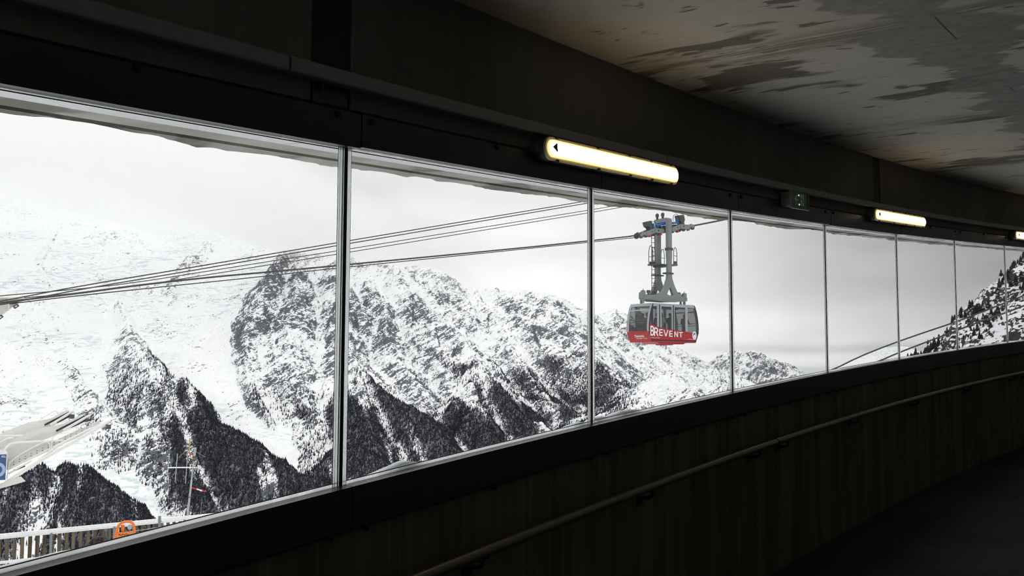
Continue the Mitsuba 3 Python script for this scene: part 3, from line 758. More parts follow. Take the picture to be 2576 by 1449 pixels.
# ------------------------------------------------------------------ cloud hanging on the summits at the left
def cloud_bank():
    na, nr = 90, 60
    az = np.radians(np.linspace(-40, -1.5, na))
    rr = np.linspace(5000, 11500, nr)
    A, R = np.meshgrid(az, rr, indexing='ij')
    x, y = R * np.sin(A), R * np.cos(A)
    p = np.stack([x / 900, y / 900, 0 * x], -1)
    t = np.clip((np.degrees(A) + 40) / 38.5, 0, 1)
    low = 1010 - 480 * np.clip((np.degrees(A) + 27) / 21, -0.3, 1) + 420 * (meshkit.fbm(p, 5, 44) - 0.5)
    edge = np.clip(np.minimum((np.degrees(A) + 40) / 4, (-1.5 - np.degrees(A)) / 13), 0, 1) * np.clip(np.minimum((R - 5000) / 1200, (11500 - R) / 500), 0, 1)
    high = low + 750 * edge + 1
    n = na * nr
    v = np.vstack([np.stack([x, y, low], -1).reshape(-1, 3), np.stack([x, y, high], -1).reshape(-1, 3)])
    i = np.arange(na - 1)[:, None] * nr + np.arange(nr - 1)[None]
    q = np.stack([i, i + 1, i + nr + 1, i + nr], -1).reshape(-1, 4)
    f = [q[:, [0, 2, 1]], q[:, [0, 3, 2]], n + q[:, [0, 1, 2]], n + q[:, [0, 2, 3]]]
    rim = np.concatenate([np.arange(nr), np.arange(1, na) * nr + nr - 1, (na - 1) * nr + np.arange(nr - 2, -1, -1), np.arange(na - 2, 0, -1) * nr])
    a, b = rim, np.roll(rim, -1)
    f += [np.stack([a, b, n + b], -1), np.stack([a, n + b, n + a], -1)]
    m = trimesh.Trimesh(v, np.vstack(f), process=False)
    m.fix_normals()
    return m


add('cloud_bank', {**ply(cloud_bank(), {'type': 'null'}), 'interior': {'type': 'homogeneous', 'albedo': {'type': 'rgb', 'value': [1.0, 1.0, 1.0]}, 'sigma_t': 0.0013}},
    'white cloud hanging over the snowfields and hiding the summits at the left', 'cloud', kind='stuff')

# ------------------------------------------------------------------ the cable car
paint('mat_cabin_red', (0.36, 0.012, 0.017), 0.35)
paint('mat_cabin_grey', (0.34, 0.36, 0.39), 0.4)
paint('mat_hanger_grey', (0.20, 0.215, 0.22), 0.5)
paint('mat_dark_iron', (0.060, 0.066, 0.066), 0.5)
paint('mat_rubber', (0.014, 0.014, 0.015), 0.6)
paint('mat_white', (0.80, 0.80, 0.80), 0.45)
paint('mat_blue', (0.015, 0.10, 0.36), 0.4)
paint('mat_rope', (0.055, 0.052, 0.045), 0.55, 0.3)
scene['mat_tinted'] = {'type': 'thindielectric', 'int_ior': 1.5, 'specular_transmittance': {'type': 'rgb', 'value': [0.43, 0.45, 0.45]}}
CY = math.radians(52.0)
CU, CA, CK, CO = np.array([math.sin(CY), math.cos(CY), 0]), np.array([-math.cos(CY), math.sin(CY), 0]), np.array([0, 0, 1.0]), np.array([10.04, 66.0, 1.65])
CW = 1.0


def cab(m):
    return frame_mesh(m, CO, CU, CA, CK)


def upright(poly, y0, y1):
    """A polygon drawn in the cabin's side view (X along, Z up), as a plate from y0 to y1 across it."""
    m = extrude(poly, y1 - y0)
    v = m.vertices.copy()
    m.vertices = np.c_[v[:, 0], y0 + v[:, 2], v[:, 1]]
    m.invert()
    return cab(m)


OUT = [(-2.06, -0.06), (-2.20, 0.22), (-2.37, 0.64), (-2.37, 1.05), (-2.33, 1.40), (-2.26, 1.75), (-2.16, 2.08), (-2.04, 2.36), (-1.98, 2.46), (1.98, 2.46), (2.04, 2.36), (2.16, 2.08), (2.26, 1.75), (2.33, 1.40), (2.37, 1.05), (2.37, 0.64), (2.20, 0.22), (2.06, -0.06)]
SIDE = sg.Polygon(OUT)
WAVE = [(-2.6, 1.34), (-2.37, 1.24), (-2.05, 1.07), (-1.62, 0.94), (-1.1, 0.86), (-0.6, 0.80), (0.2, 0.735), (1.05, 0.68), (1.7, 0.61), (2.6, 0.50)]
RED = SIDE.intersection(sg.Polygon(WAVE + [(2.6, -1), (-2.6, -1)]))
WINS = [sg.Polygon([(-2.24, 0.9), (-2.24, 1.72), (-2.03, 2.26), (-1.60, 2.26), (-1.60, 0.7)]), sg.box(-1.19, 0.7, -0.23, 2.26), sg.box(0.05, 0.6, 1.08, 2.26), sg.Polygon([(1.32, 0.5), (1.32, 2.26), (2.03, 2.26), (2.24, 1.72), (2.30, 1.05), (2.30, 0.45)])]
HOLES = sg.MultiPolygon(WINS).buffer(0).difference(RED.buffer(0.0))
tag('cable_car', 'red and grey cable car cabin with large windows and white lettering, hanging from its ropes', 'cable car')
add('cable_car__roof', ply(cat(upright(SIDE.intersection(sg.box(-3, 2.34, 3, 3)), -CW, CW), upright(SIDE.buffer(-0.15).intersection(sg.box(-3, 2.3, 3, 3)).buffer(0), -CW + 0.1, CW - 0.1)), 'mat_cabin_grey'), label='grey roof')
tub = SIDE.intersection(sg.box(-3, -1, 3, 0.64))
add('cable_car__hull', ply(cat(upright(SIDE.intersection(sg.box(-3, -0.06, 3, 0.12)), -CW, CW), upright(tub.difference(sg.Polygon([(-1.98, 0.1), (-2.28, 0.66), (2.28, 0.66), (1.98, 0.1)])), -CW, CW),
                               upright(sg.Polygon([(-1.3, -0.06), (-1.1, -0.16), (1.2, -0.16), (1.4, -0.06)]), -0.7, 0.75), upright(sg.box(-0.2, -0.22, 0.5, -0.05), -0.4, 0.5)), 'mat_cabin_red'), label='red hull and underside')
for i, (a, b) in enumerate(((-CW - 0.012, -CW + 0.03), (CW - 0.03, CW + 0.012))):
    add('cable_car__' + num('side_panel', i), ply(upright(RED, a, b), 'mat_cabin_red'), label='red side panel with a sweeping upper edge')
for i, y in enumerate((-CW, CW - 0.05)):
    add('cable_car__' + num('side_frame', i), ply(upright(SIDE.difference(HOLES).difference(RED), y, y + 0.05), 'mat_cabin_grey'), label='grey window frame of the side')
    for j, w in enumerate(WINS):
        g = max(getattr(w.difference(RED), 'geoms', [w.difference(RED)]), key=lambda q: q.area)
        t = trimesh.creation.triangulate_polygon(g, engine='earcut')
        add(f'cable_car__{num("side_window", 4 * i + j)}', ply(cab(trimesh.Trimesh(np.c_[t[0][:, 0], np.full(len(t[0]), y + 0.025), t[0][:, 1]], t[1])), 'mat_tinted'), label='tinted side window')
for e, sx in enumerate((-1, 1)):
    ring = SIDE.difference(SIDE.buffer(-0.07)).intersection(sg.box(-3 if sx < 0 else 1.9, 0.60, -1.9 if sx < 0 else 3, 2.5))
    bar1 = SIDE.difference(SIDE.buffer(-0.06)).intersection(sg.box(-3, 1.97, 3, 2.05)).intersection(sg.box(-3 if sx < 0 else 0, 0, 0 if sx < 0 else 3, 3))
    bar2 = SIDE.difference(SIDE.buffer(-0.06)).intersection(sg.box(-3, 2.26, 3, 2.46)).intersection(sg.box(-3 if sx < 0 else 1.8, 0, -1.8 if sx < 0 else 3, 3))
    add('cable_car__' + num('end_frame', e), ply(cat(upright(ring, -CW, -CW + 0.17), upright(ring, CW - 0.17, CW), upright(bar1, -CW, CW), upright(bar2, -CW, CW)), 'mat_cabin_grey'), label='grey frame of the end window')
    pts = [(x, z) for x, z in (OUT if sx < 0 else OUT[::-1]) if 0.6 <= z <= 2.4 and x * sx > 0]
    pts = sorted(pts, key=lambda q: q[1])
    v = np.array([[x - sx * 0.03, y, z] for x, z in pts for y in (-CW + 0.1, CW - 0.1)])
    f = [[2 * k, 2 * k + 1, 2 * k + 3] for k in range(len(pts) - 1)] + [[2 * k, 2 * k + 3, 2 * k + 2] for k in range(len(pts) - 1)]
    add('cable_car__' + num('end_window', e), ply(cab(trimesh.Trimesh(v, f)), 'mat_tinted'), label='large curved end window')
edge_ = SIDE.difference(SIDE.buffer(-0.075)).intersection(sg.MultiPolygon([sg.box(-3, 0.0, -1.95, 2.40), sg.box(1.95, 0.0, 3, 2.40)]))
add('cable_car__corner_seal', ply(cat(upright(edge_, -CW - 0.016, -CW + 0.005), upright(edge_, CW - 0.005, CW + 0.016)), 'mat_rubber'), label='black seal around the side')
for j, x in enumerate((-1.37, -0.075)):
    add('cable_car__' + num('door_seal', j), ply(upright(sg.box(x - 0.035, 0.26, x + 0.035, 2.37), -CW - 0.018, -CW + 0.005), 'mat_rubber'), label='black vertical door seal')
add('cable_car__rub_strip', ply(cat(upright(sg.Polygon([(-2.20, 0.10), (2.12, 0.10), (2.09, 0.03), (-2.17, 0.03)]), -CW - 0.03, -CW)), 'mat_rubber'), label='black rub strip')
add('cable_car__door_rail', ply(cat(upright(sg.box(-2.25, 0.205, -1.36, 0.225), -CW - 0.024, -CW), upright(sg.box(1.25, 0.165, 2.14, 0.185), -CW - 0.024, -CW)), 'mat_white'), label='thin white door rail')
word, lx, lz0, lz1, lw = 'BREVENT', [-2.26, -1.93, -1.44, -1.05, -0.52, -0.03, 0.40], [0.34, 0.33, 0.345, 0.325, 0.31, 0.30, 0.295], [0.98, 0.88, 0.785, 0.745, 0.70, 0.665, 0.64], [0.33, 0.40, 0.32, 0.45, 0.33, 0.36, 0.40]
for j, ch in enumerate(word):
    m = meshkit.text_mesh(ch, 1.0, 0.01, bold=True)
    lo, hi = m.bounds
    x = (m.vertices[:, 0] - lo[0]) / (hi[0] - lo[0])
    z = (m.vertices[:, 1] - lo[1]) / (hi[1] - lo[1])
    x0 = lx[j]
    m.vertices = np.c_[x0 + x * lw[j], -CW - 0.026 + (m.vertices[:, 2] * -0.2 + 0.002), lz0[j] + z * (lz1[j] - lz0[j])]
    add(f'cable_car__{num("letter", j)}', ply(cab(m), 'mat_white'), label=f'white letter {ch} on the red side')
pn = np.array([-0.93, 0, -0.36])       # the end panel leans inwards
pu = np.array([-0.36, 0, 0.93])
for j, (txt, h, z, y) in enumerate((('Chamonix', 0.155, 0.26, 0.42), ('Mont-Blanc - France', 0.052, 0.155, 0.30))):
    m = meshkit.text_mesh(txt, h, 0.004, bold=True)
    lo, hi = m.bounds
    L_ = m.vertices
    base = np.array([-2.20 - (z - 0.22) * 0.40, 0, z])
    m.vertices = base + np.outer(L_[:, 1], pu) + np.outer(L_[:, 2] + 0.008, pn) + np.c_[0 * L_[:, 0], y - L_[:, 0] * (1.08 / (8.0 * 0.155) if j == 0 else 1.35), 0 * L_[:, 0]]
    add(f'cable_car__{num("end_lettering", j)}', ply(cab(m), 'mat_white'), label='white lettering on the red end panel')
disc = lambda r, n=40: sg.Point(1.93, 0.44).buffer(r, quad_segs=n // 4)
ell = lambda r: affinity.scale(disc(r), 0.86, 1.12)
add('cable_car__emblem', ply(upright(ell(0.235), -CW - 0.030, -CW), 'mat_white', 30), label='round white emblem')
add('cable_car__emblem__disc', ply(upright(ell(0.155), -CW - 0.034, -CW - 0.029), 'mat_blue', 30), label='blue centre of the emblem')
peaks = sg.Polygon([(1.79, 0.33), (1.87, 0.50), (1.91, 0.45), (1.97, 0.58), (2.07, 0.36), (2.02, 0.30), (1.85, 0.29)]).intersection(ell(0.15))
add('cable_car__emblem__peaks', ply(upright(peaks, -CW - 0.037, -CW - 0.033), 'mat_white'), label='white peaks on the emblem')
hand = [tube([CO + CU * -2.22 + CA * y + CK * z, CO + CU * -2.22 + CA * -y + CK * z], 0.022, 6) for y in (0.85,) for z in (1.22, 1.36)]
hand += [tube([CO + CU * -2.22 + CA * 0.8 * s + CK * z, CO + CU * x1 + CA * 0.8 * s + CK * z], 0.02, 6) for s in (-1, 1) for z in (1.22, 1.36) for x1 in (-1.55,)]
hand += [tube([CO + CU * 2.22 + CA * y + CK * z, CO + CU * 2.22 + CA * -y + CK * z], 0.022, 6) for y in (0.85,) for z in (1.10, 1.24)]
hand += [tube([CO + CU * x + CA * y + CK * 0.1, CO + CU * x + CA * y + CK * 2.4], 0.022, 6) for x, y in ((-1.7, -0.5), (-0.3, 0.4), (0.7, -0.3), (1.6, 0.4))]
add('cable_car__grab_rails', ply(cat(*hand), 'mat_cabin_grey', 40))
add('cable_car__ceiling_bars', ply(cab(cat(box((-1.9, -0.5, 2.20), (1.9, -0.42, 2.34)), box((-1.9, 0.42, 2.20), (1.9, 0.5, 2.34)))), 'mat_dark_iron'))

# hanger: two posts on splayed feet joined over the ropes, service platform, ladder, dampers
tag('cable_car_hanger', 'tall grey steel hanger with ladder and platform carrying the cable car', 'hanger')


def splayed(cx):
    o = [(-1.15, 2.93), (-1.05, 3.16), (-0.72, 3.25), (-0.42, 3.72), (-0.22, 4.15), (-0.17, 4.6), (-0.17, 5.6), (0.17, 5.6), (0.17, 4.6), (0.22, 4.15), (0.42, 3.72), (0.72, 3.25), (1.0, 3.16), (1.1, 2.93), (0.4, 2.70), (-0.4, 2.70)]
    h = [(-0.30, 3.10), (-0.10, 3.50), (0.0, 3.60), (0.10, 3.50), (0.30, 3.10), (0.16, 3.04), (-0.16, 3.04)]
    return affinity.translate(sg.Polygon(o, [h]), cx, 0)


add('cable_car_hanger__near_post', ply(cat(upright(splayed(0.02), -0.66, -0.46), upright(sg.box(-0.15, 5.5, 0.20, 8.15), -0.68, -0.44)), 'mat_hanger_grey'))
add('cable_car_hanger__far_post', ply(cat(upright(splayed(0.15), 0.46, 0.66), upright(sg.box(-0.02, 5.5, 0.34, 8.05), 0.44, 0.68)), 'mat_hanger_grey'))
top = sg.Polygon([(-0.68, 7.9), (-0.68, 8.08), (-0.60, 8.20), (-0.48, 8.24), (0.75, 8.24), (0.75, 7.97), (-0.36, 7.97), (-0.44, 7.90)])
mt = extrude(top, 0.36)
mt.vertices = np.c_[-0.14 + mt.vertices[:, 2] + 0.10 * (mt.vertices[:, 0] + 0.68), mt.vertices[:, 0], mt.vertices[:, 1]]
add('cable_car_hanger__top_beam', ply(cab(mt), 'mat_hanger_grey'))
base_ = [upright(sg.Polygon([(-2.55, 2.78), (-2.55, 2.98), (-1.2, 3.05), (1.0, 3.05), (1.66, 2.98), (1.66, 2.74), (0.5, 2.62), (-0.9, 2.62)]), y - 0.10, y + 0.10) for y in (-0.56,)]
base_ += [upright(sg.Polygon([(-1.6, 2.82), (-1.6, 3.0), (-1.0, 3.05), (1.2, 3.05), (2.5, 3.0), (2.5, 2.80), (0.5, 2.66), (-0.9, 2.66)]), y - 0.10, y + 0.10) for y in (0.56,)]
base_ += [cab(box((x - 0.12, -0.6, 2.72), (x + 0.12, 0.6, 2.98))) for x in (-1.45, 0.1, 1.5)]
add('cable_car_hanger__base_frame', ply(cat(*base_), 'mat_hanger_grey'))
for j, (x, y) in enumerate(((-2.42, -0.56), (1.48, -0.56), (-1.45, 0.56), (2.35, 0.56))):
    m = cat(tube([(x, y, 2.95), (x, y, 3.22)], 0.17, 12), tube([(x, y, 3.2), (x, y, 3.27)], 0.13, 12), tube([(x, y, 3.2), (x, y, 3.38)], 0.025, 6), tube([(x, y, 2.44), (x, y, 2.96)], 0.075, 10), tube([(x, y, 2.56), (x, y, 2.66)], 0.10, 10))
    add(f'cable_car_hanger__{num("damper", j)}', ply(cab(m), 'mat_hanger_grey', 40))
lx_ = -0.72
lad = [tube([(x, 0.30, 3.0), (x, 0.30, 7.2)], 0.022, 6) for x in (lx_, lx_ + 0.30)] + [tube([(lx_, 0.30, z), (lx_ + 0.30, 0.30, z)], 0.018, 5) for z in np.arange(3.3, 7.2, 0.30)]
add('cable_car_hanger__ladder', ply(cab(cat(*lad)), 'mat_dark_iron', 40))
plat = [box((-0.98, -0.45, 5.09), (0.95, 0.45, 5.13)), box((0.2, -0.76, 5.09), (0.66, -0.4, 5.13)), box((-0.62, 0.4, 5.09), (0.0, 0.76, 5.13)), box((-0.98, -0.02, 5.14), (-0.70, 0.0, 5.30)), box((0.25, -0.75, 5.14), (0.62, -0.73, 5.34)), box((-0.6, 0.60, 5.14), (-0.2, 0.62, 5.36)), box((-0.3, -0.5, 4.98), (0.3, 0.6, 5.09))]
rails = []
for x0, x1, y, zt in ((-0.98, -0.72, 0.0, 6.25), (0.30, 0.62, -0.72, 6.25), (-0.55, -0.15, 0.72, 6.45), (0.62, 0.95, 0.72, 6.3)):
    rails += [tube(smooth_path([(x0, y, 5.1), (x0, y, zt), (x1, y, zt), (x1, y, 5.1)], 2), 0.022, 6), tube([(x0, y, 5.70), (x1, y, 5.70)], 0.018, 5)]
add('cable_car_hanger__platform', ply(cab(cat(*plat)), 'mat_dark_iron'))
add('cable_car_hanger__guard_rails', ply(cab(cat(*rails)), 'mat_dark_iron', 40))
add('cable_car_hanger__pulleys', ply(cab(cat(*[cat(tube([(x - 0.03, y, 8.50), (x + 0.03, y, 8.50)], 0.14, 14), box((x - 0.05, y - 0.06, 8.2), (x + 0.05, y + 0.06, 8.5))) for x, y in ((0.0, -0.05), (0.0, 0.45))])), 'mat_dark_iron', 40))
add('cable_car_hanger__clamps', ply(cab(cat(box((-0.42, -0.72, 4.46), (0.30, -0.40, 4.56)), box((-0.35, 0.40, 4.42), (0.55, 0.72, 4.50)), box((-0.20, -0.72, 6.05), (0.26, -0.40, 6.22)))), 'mat_dark_iron'))
for j, (x, y) in enumerate(((-1.95, -0.56), (0.95, -0.5))):
    add(f'cable_car_hanger__{num("floodlight", j)}', ply(cab(cat(box((x - 0.14, y - 0.1, 3.12), (x + 0.10, y + 0.02, 3.30)), box((x - 0.03, y - 0.03, 2.95), (x + 0.03, y + 0.03, 3.15)))), 'mat_dark_iron'))

# carriage: rockers and wheels riding on the track ropes
tag('cable_car_carriage', 'grey carriage of rockers and wheels riding on the ropes above the cable car', 'carriage')
ca_ = math.atan2(0.96, 4.80)
ex_, ez_ = CU * math.cos(ca_) + CK * math.sin(ca_), -CU * math.sin(ca_) + CK * math.cos(ca_)
CC = CO + CU * 0.22 + CK * 7.55
car = lambda m: frame_mesh(m, CC, ex_, CA, ez_)


def lengthwise(poly, y0, y1):
    m = extrude(poly, y1 - y0)
    m.vertices = np.c_[m.vertices[:, 0], y0 + m.vertices[:, 2], m.vertices[:, 1]]
    m.invert()
    return car(m)


add('cable_car_carriage__spine', ply(cat(lengthwise(sg.Polygon([(-1.9, -0.10), (-1.7, 0.10), (-0.6, 0.24), (0.6, 0.24), (1.7, 0.10), (1.9, -0.10), (0.7, -0.26), (-0.7, -0.26)]), -0.16, 0.16), car(box((-0.62, -0.28, -0.26), (0.62, 0.28, 0.22)))), 'mat_dark_iron'))
for j, cx in enumerate((-1.25, 1.25)):
    ro = sg.LineString([(cx - 0.72, -0.10), (cx, 0.02), (cx + 0.72, -0.10)]).buffer(0.155)
    ro = ro.difference(sg.Point(cx - 0.3, -0.02).buffer(0.05)).difference(sg.Point(cx + 0.3, -0.02).buffer(0.06))
    add(f'cable_car_carriage__{num("rocker", j)}', ply(cat(lengthwise(ro, -0.34, -0.27), lengthwise(ro, 0.27, 0.34), *[car(tube([(cx, y, 0.0), (cx, y + s * 0.05, 0.0)], 0.08, 10)) for y, s in ((-0.34, -1), (0.34, 1))]), 'mat_hanger_grey', 30))
k = 0
for cx in (-2.55, -2.10, -1.62, -0.95, 0.95, 1.62, 2.10, 2.55):
    add(f'cable_car_carriage__{num("wheel", k)}', ply(car(cat(*[tube([(cx, y - 0.05, -0.16), (cx, y + 0.05, -0.16)], 0.19, 14) for y in (-0.20, 0.20)])), 'mat_dark_iron', 40))
    k += 1
for j, cx in enumerate((-2.32, 2.32)):
    add(f'cable_car_carriage__{num("end_rocker", j)}', ply(cat(*[lengthwise(sg.LineString([(cx - 0.24, -0.14), (cx, -0.02), (cx + 0.24, -0.14)]).buffer(0.10), y - 0.04, y + 0.04) for y in (-0.28, 0.28)]), 'mat_hanger_grey', 30))
for j, (cx, sx) in enumerate(((-1.45, -1), (1.62, 1))):
    q = sg.Polygon([(cx + 0.14, 0.08), (cx - 0.12, 0.08), (cx - 0.14, 0.24), (cx - 0.34, 0.36), (cx - 0.40, 0.66), (cx + 0.06, 0.70), (cx + 0.10, 0.40), (cx + 0.16, 0.26)]) if sx < 0 else sg.Polygon([(cx - 0.14, 0.08), (cx + 0.12, 0.08), (cx + 0.14, 0.30), (cx + 0.24, 0.42), (cx + 0.20, 0.76), (cx - 0.28, 0.78), (cx - 0.26, 0.40), (cx - 0.14, 0.28)])
    add(f'cable_car_carriage__{num("magnet_box", j)}', ply(lengthwise(q, -0.26, 0.16), 'mat_dark_iron'), label='dark box standing on the carriage')
add('cable_car_carriage__hydraulics', ply(cat(car(tube([(-1.05, -0.28, 0.30), (-0.45, -0.28, 0.36)], 0.075, 10)), car(tube([(-0.45, -0.28, 0.36), (-0.05, -0.28, 0.40)], 0.11, 10)), car(tube([(-1.30, -0.28, 0.16), (-1.30, -0.28, 0.50)], 0.06, 8)), car(tube([(0.55, -0.28, 0.32), (1.0, -0.28, 0.30)], 0.07, 8)), car(tube([(1.05, -0.28, 0.22), (1.05, -0.28, 0.60)], 0.08, 8))), 'mat_blue', 40), label='blue hydraulic cylinders')
add('cable_car_carriage__hoses', ply(cat(car(tube(smooth_path([(0.7, -0.25, 0.4), (0.75, -0.25, 0.85), (1.2, -0.25, 0.9), (1.35, -0.25, 0.5)], 3), 0.016, 5)), car(tube(smooth_path([(-1.5, -0.25, 0.45), (-1.3, -0.25, 0.65), (-1.0, -0.25, 0.55), (-1.0, -0.25, 0.2)], 3), 0.016, 5))), 'mat_rubber', 40))
paint('mat_signal_red', (0.45, 0.05, 0.02), 0.4)
for j, cx in enumerate((-1.75, -0.72, 1.0, 2.05)):
    add(f'cable_car_carriage__{num("scraper", j)}', ply(car(box((cx - 0.08, -0.30, -0.36), (cx + 0.08, -0.16, -0.22))), 'mat_signal_red'), label='small orange-red scraper')

# ------------------------------------------------------------------ people in the cabin
CLOTH = {'pale': (0.52, 0.58, 0.50), 'olive': (0.20, 0.19, 0.035), 'blue': (0.03, 0.10, 0.32), 'red': (0.28, 0.02, 0.025), 'dark': (0.022, 0.022, 0.026), 'grey': (0.10, 0.10, 0.10), 'green': (0.03, 0.10, 0.04), 'teal': (0.02, 0.11, 0.14)}
for n_, c_ in CLOTH.items():
    paint('mat_cloth_' + n_, c_, 0.8, 0, 0.2)
paint('mat_skin', (0.42, 0.26, 0.19), 0.6)
paint('mat_hair', (0.03, 0.02, 0.015), 0.6)


def ball(p, r):
    return m3.Manifold.sphere(r, 12).translate(list(map(float, p)))


def limb(*pr):
    out = None
    for (p, r), (q, t) in zip(pr[:-1], pr[1:]):
        h = m3.Manifold.batch_hull([ball(p, r), ball(q, t)])
        out = h if out is None else out + h
    return out


def to_tri(m):
    k = m.to_mesh()
    return trimesh.Trimesh(k.vert_properties[:, :3], k.tri_verts, process=False)


def person(key, label, x, y, turn, jacket, legs, arms='down', hat=None, h=1.70):
    """A standing figure: one continuous body with clothing over it; x forward in its own axes."""
    k = h / 1.70
    S = lambda a: np.array(a) * k
    hip, chest, neck, head = S([0, 0, 0.90]), S([0.0, 0, 1.25]), S([0, 0, 1.45]), S([0.025, 0, 1.585])
    sh = [S([0, s * 0.19, 1.38]) for s in (1, -1)]
    if arms == 'phone':
        el, ha = [S([0.12, s * 0.24, 1.12]) for s in (1, -1)], [S([0.36, s * 0.05, 1.22]) for s in (1, -1)]
    elif arms == 'rail':
        el, ha = [S([0.10, s * 0.25, 1.13]) for s in (1, -1)], [S([0.34, s * 0.20, 1.10]) for s in (1, -1)]
    else:
        el, ha = [S([-0.02, s * 0.26, 1.12]) for s in (1, -1)], [S([0.05, s * 0.26, 0.88]) for s in (1, -1)]
    foot = [S([0.0, s * 0.11, 0.05]) for s in (1, -1)]
    toe = [S([0.17, s * 0.13, 0.04]) for s in (1, -1)]
    knee = [S([0.03, s * 0.11, 0.49]) for s in (1, -1)]
    body = limb((hip, 0.12), (chest, 0.125), (neck, 0.055), (head, 0.072)) + limb((S([0.03, 0, 1.63]), 0.095), (S([0.045, 0, 1.53]), 0.062)) + ball(S([0.135, 0, 1.575]), 0.020) + ball(S([0.01, 0.092, 1.58]), 0.024) + ball(S([0.01, -0.092, 1.58]), 0.024)
    jk = limb((hip + S([0, 0.05, 0]), 0.135), (chest + S([0, 0.06, 0]), 0.15)) + limb((hip - S([0, 0.05, 0]), 0.135), (chest - S([0, 0.06, 0]), 0.15)) + m3.Manifold.batch_hull([ball(sh[0], 0.075), ball(sh[1], 0.075), ball(chest, 0.15), ball(S([0, 0, 1.43]), 0.07)])
    tr = m3.Manifold.batch_hull([ball(hip + S([0, 0.07, -0.02]), 0.12), ball(hip + S([0, -0.07, -0.02]), 0.12)])
    for s in (0, 1):
        w = ha[s] + (ha[s] - el[s]) * 0.25
        body = body + limb((sh[s], 0.05), (el[s], 0.04), (ha[s], 0.03), (w, 0.034))
        d = (ha[s] - el[s]) / np.linalg.norm(ha[s] - el[s])
        sd = np.cross(d, [0.3, 0.1, 1.0])
        sd /= np.linalg.norm(sd)
        for q in (-0.026, -0.009, 0.009, 0.026):
            body = body + limb((w + sd * q, 0.010), (w + sd * q * 1.2 + d * 0.055, 0.009), (w + sd * q * 1.2 + d * 0.075 - np.array([0, 0, 0.02]), 0.008))
        body = body + limb((w + sd * 0.03, 0.011), (w + sd * 0.055 + d * 0.03, 0.009))
        body = body + limb((hip, 0.08), (knee[s], 0.06), (foot[s], 0.045), (toe[s], 0.035))
        jk = jk + limb((sh[s], 0.078), (el[s], 0.062), (ha[s], 0.048))
        tr = tr + limb((hip + S([0, 0.08 if s == 0 else -0.08, -0.04]), 0.115), (knee[s], 0.085), (foot[s] + S([0, 0, 0.06]), 0.070))
    a_ = math.radians(turn)
    ex, ey = CU * math.cos(a_) + CA * math.sin(a_), -CU * math.sin(a_) + CA * math.cos(a_)
    o = CO + CU * x + CA * y + CK * 0.118
    fin = lambda m, n=4: frame_mesh(trimesh.smoothing.filter_taubin(to_tri(m.refine_to_length(0.07)), iterations=n), o, ex, ey, CK)
    tag(key, label, 'person', 'passengers in the cable car')
    add(key + '__body', ply(fin(body, 2), 'mat_skin', True))
    add(key + '__jacket', ply(fin(jk), 'mat_cloth_' + jacket, True), label=f'{jacket} jacket')
    add(key + '__trousers', ply(fin(tr), 'mat_cloth_' + legs, True))
    cap = m3.Manifold.batch_hull([ball(S([0.02, 0, 1.672]), 0.104), ball(S([-0.025, 0, 1.60]), 0.108), ball(S([0.075, 0, 1.690]), 0.075), ball(S([-0.04, 0, 1.54]), 0.075)])
    add(key + ('__hat' if hat else '__hair'), ply(fin(cap), 'mat_cloth_' + hat if hat else 'mat_hair', True), label=f'{hat} hat' if hat else 'dark hair')
    return o, ex, ey


people = [('passenger in a grey jacket standing behind the end window, furthest left in the cable car', -1.75, 0.35, 200, 'grey', 'dark', 'rail', None, 1.76),
          ('passenger in a red jacket standing behind the end window beside the one in grey', -1.60, -0.15, 150, 'red', 'red', 'rail', None, 1.70),
          ('passenger in a blue jacket at the first side window of the cable car', -1.90, -0.66, 120, 'blue', 'dark', 'rail', 'dark', 1.68),
          ('passenger in a pale jacket looking down at a phone at the second side window', -0.92, -0.66, 10, 'pale', 'grey', 'phone', None, 1.72),
          ('passenger in dark clothing facing the one in the pale jacket', -0.42, -0.25, 190, 'dark', 'dark', 'phone', None, 1.70),
          ('passenger with an olive backpack and a teal hat at the third side window', 0.42, -0.42, 85, 'teal', 'dark', 'down', 'teal', 1.70),
          ('passenger in dark clothing standing deep inside the cable car', 0.0, 0.50, 80, 'dark', 'dark', 'down', 'dark', 1.74),
          ('passenger in a black coat standing behind the one with the olive backpack', 0.95, 0.25, 200, 'dark', 'dark', 'rail', 'dark', 1.76),
          ('passenger in a dark grey coat in the middle of the cable car', -0.75, 0.55, 240, 'grey', 'dark', 'down', None, 1.72),
          ('passenger in a dark coat at the far side, beside the red jackets', -1.30, 0.60, 250, 'dark', 'dark', 'down', None, 1.68),
          ('passenger in a red jacket with green trousers leaning at the last side window', 1.55, -0.50, 20, 'red', 'green', 'rail', 'red', 1.70)]
for i, (lb, x, y, turn, ja, le, ar, hat, h) in enumerate(people):
    o, ex, ey = person(num('person', i), lb, x, y, turn, ja, le, ar, hat, h)
    if i == 5:
        pk = m3.Manifold.batch_hull([ball((-0.24, s * 0.12, z), r) for s in (1, -1) for z, r in ((0.93, 0.10), (1.35, 0.08))])
        tag('backpack', 'olive backpack worn by the passenger at the third side window', 'backpack')
        add('backpack__bag', ply(frame_mesh(trimesh.smoothing.filter_taubin(to_tri(pk.refine_to_length(0.06)), iterations=3), o, ex, ey, CK), 'mat_cloth_olive', True))
        add('backpack__strap', ply(frame_mesh(cat(*[tube([(-0.345, s * 0.15, 1.38), (-0.36, 0.0, 1.18)], 0.012, 6) for s in (1, -1)]), o, ex, ey, CK), 'mat_cloth_dark', True), label='dark strap in a V')

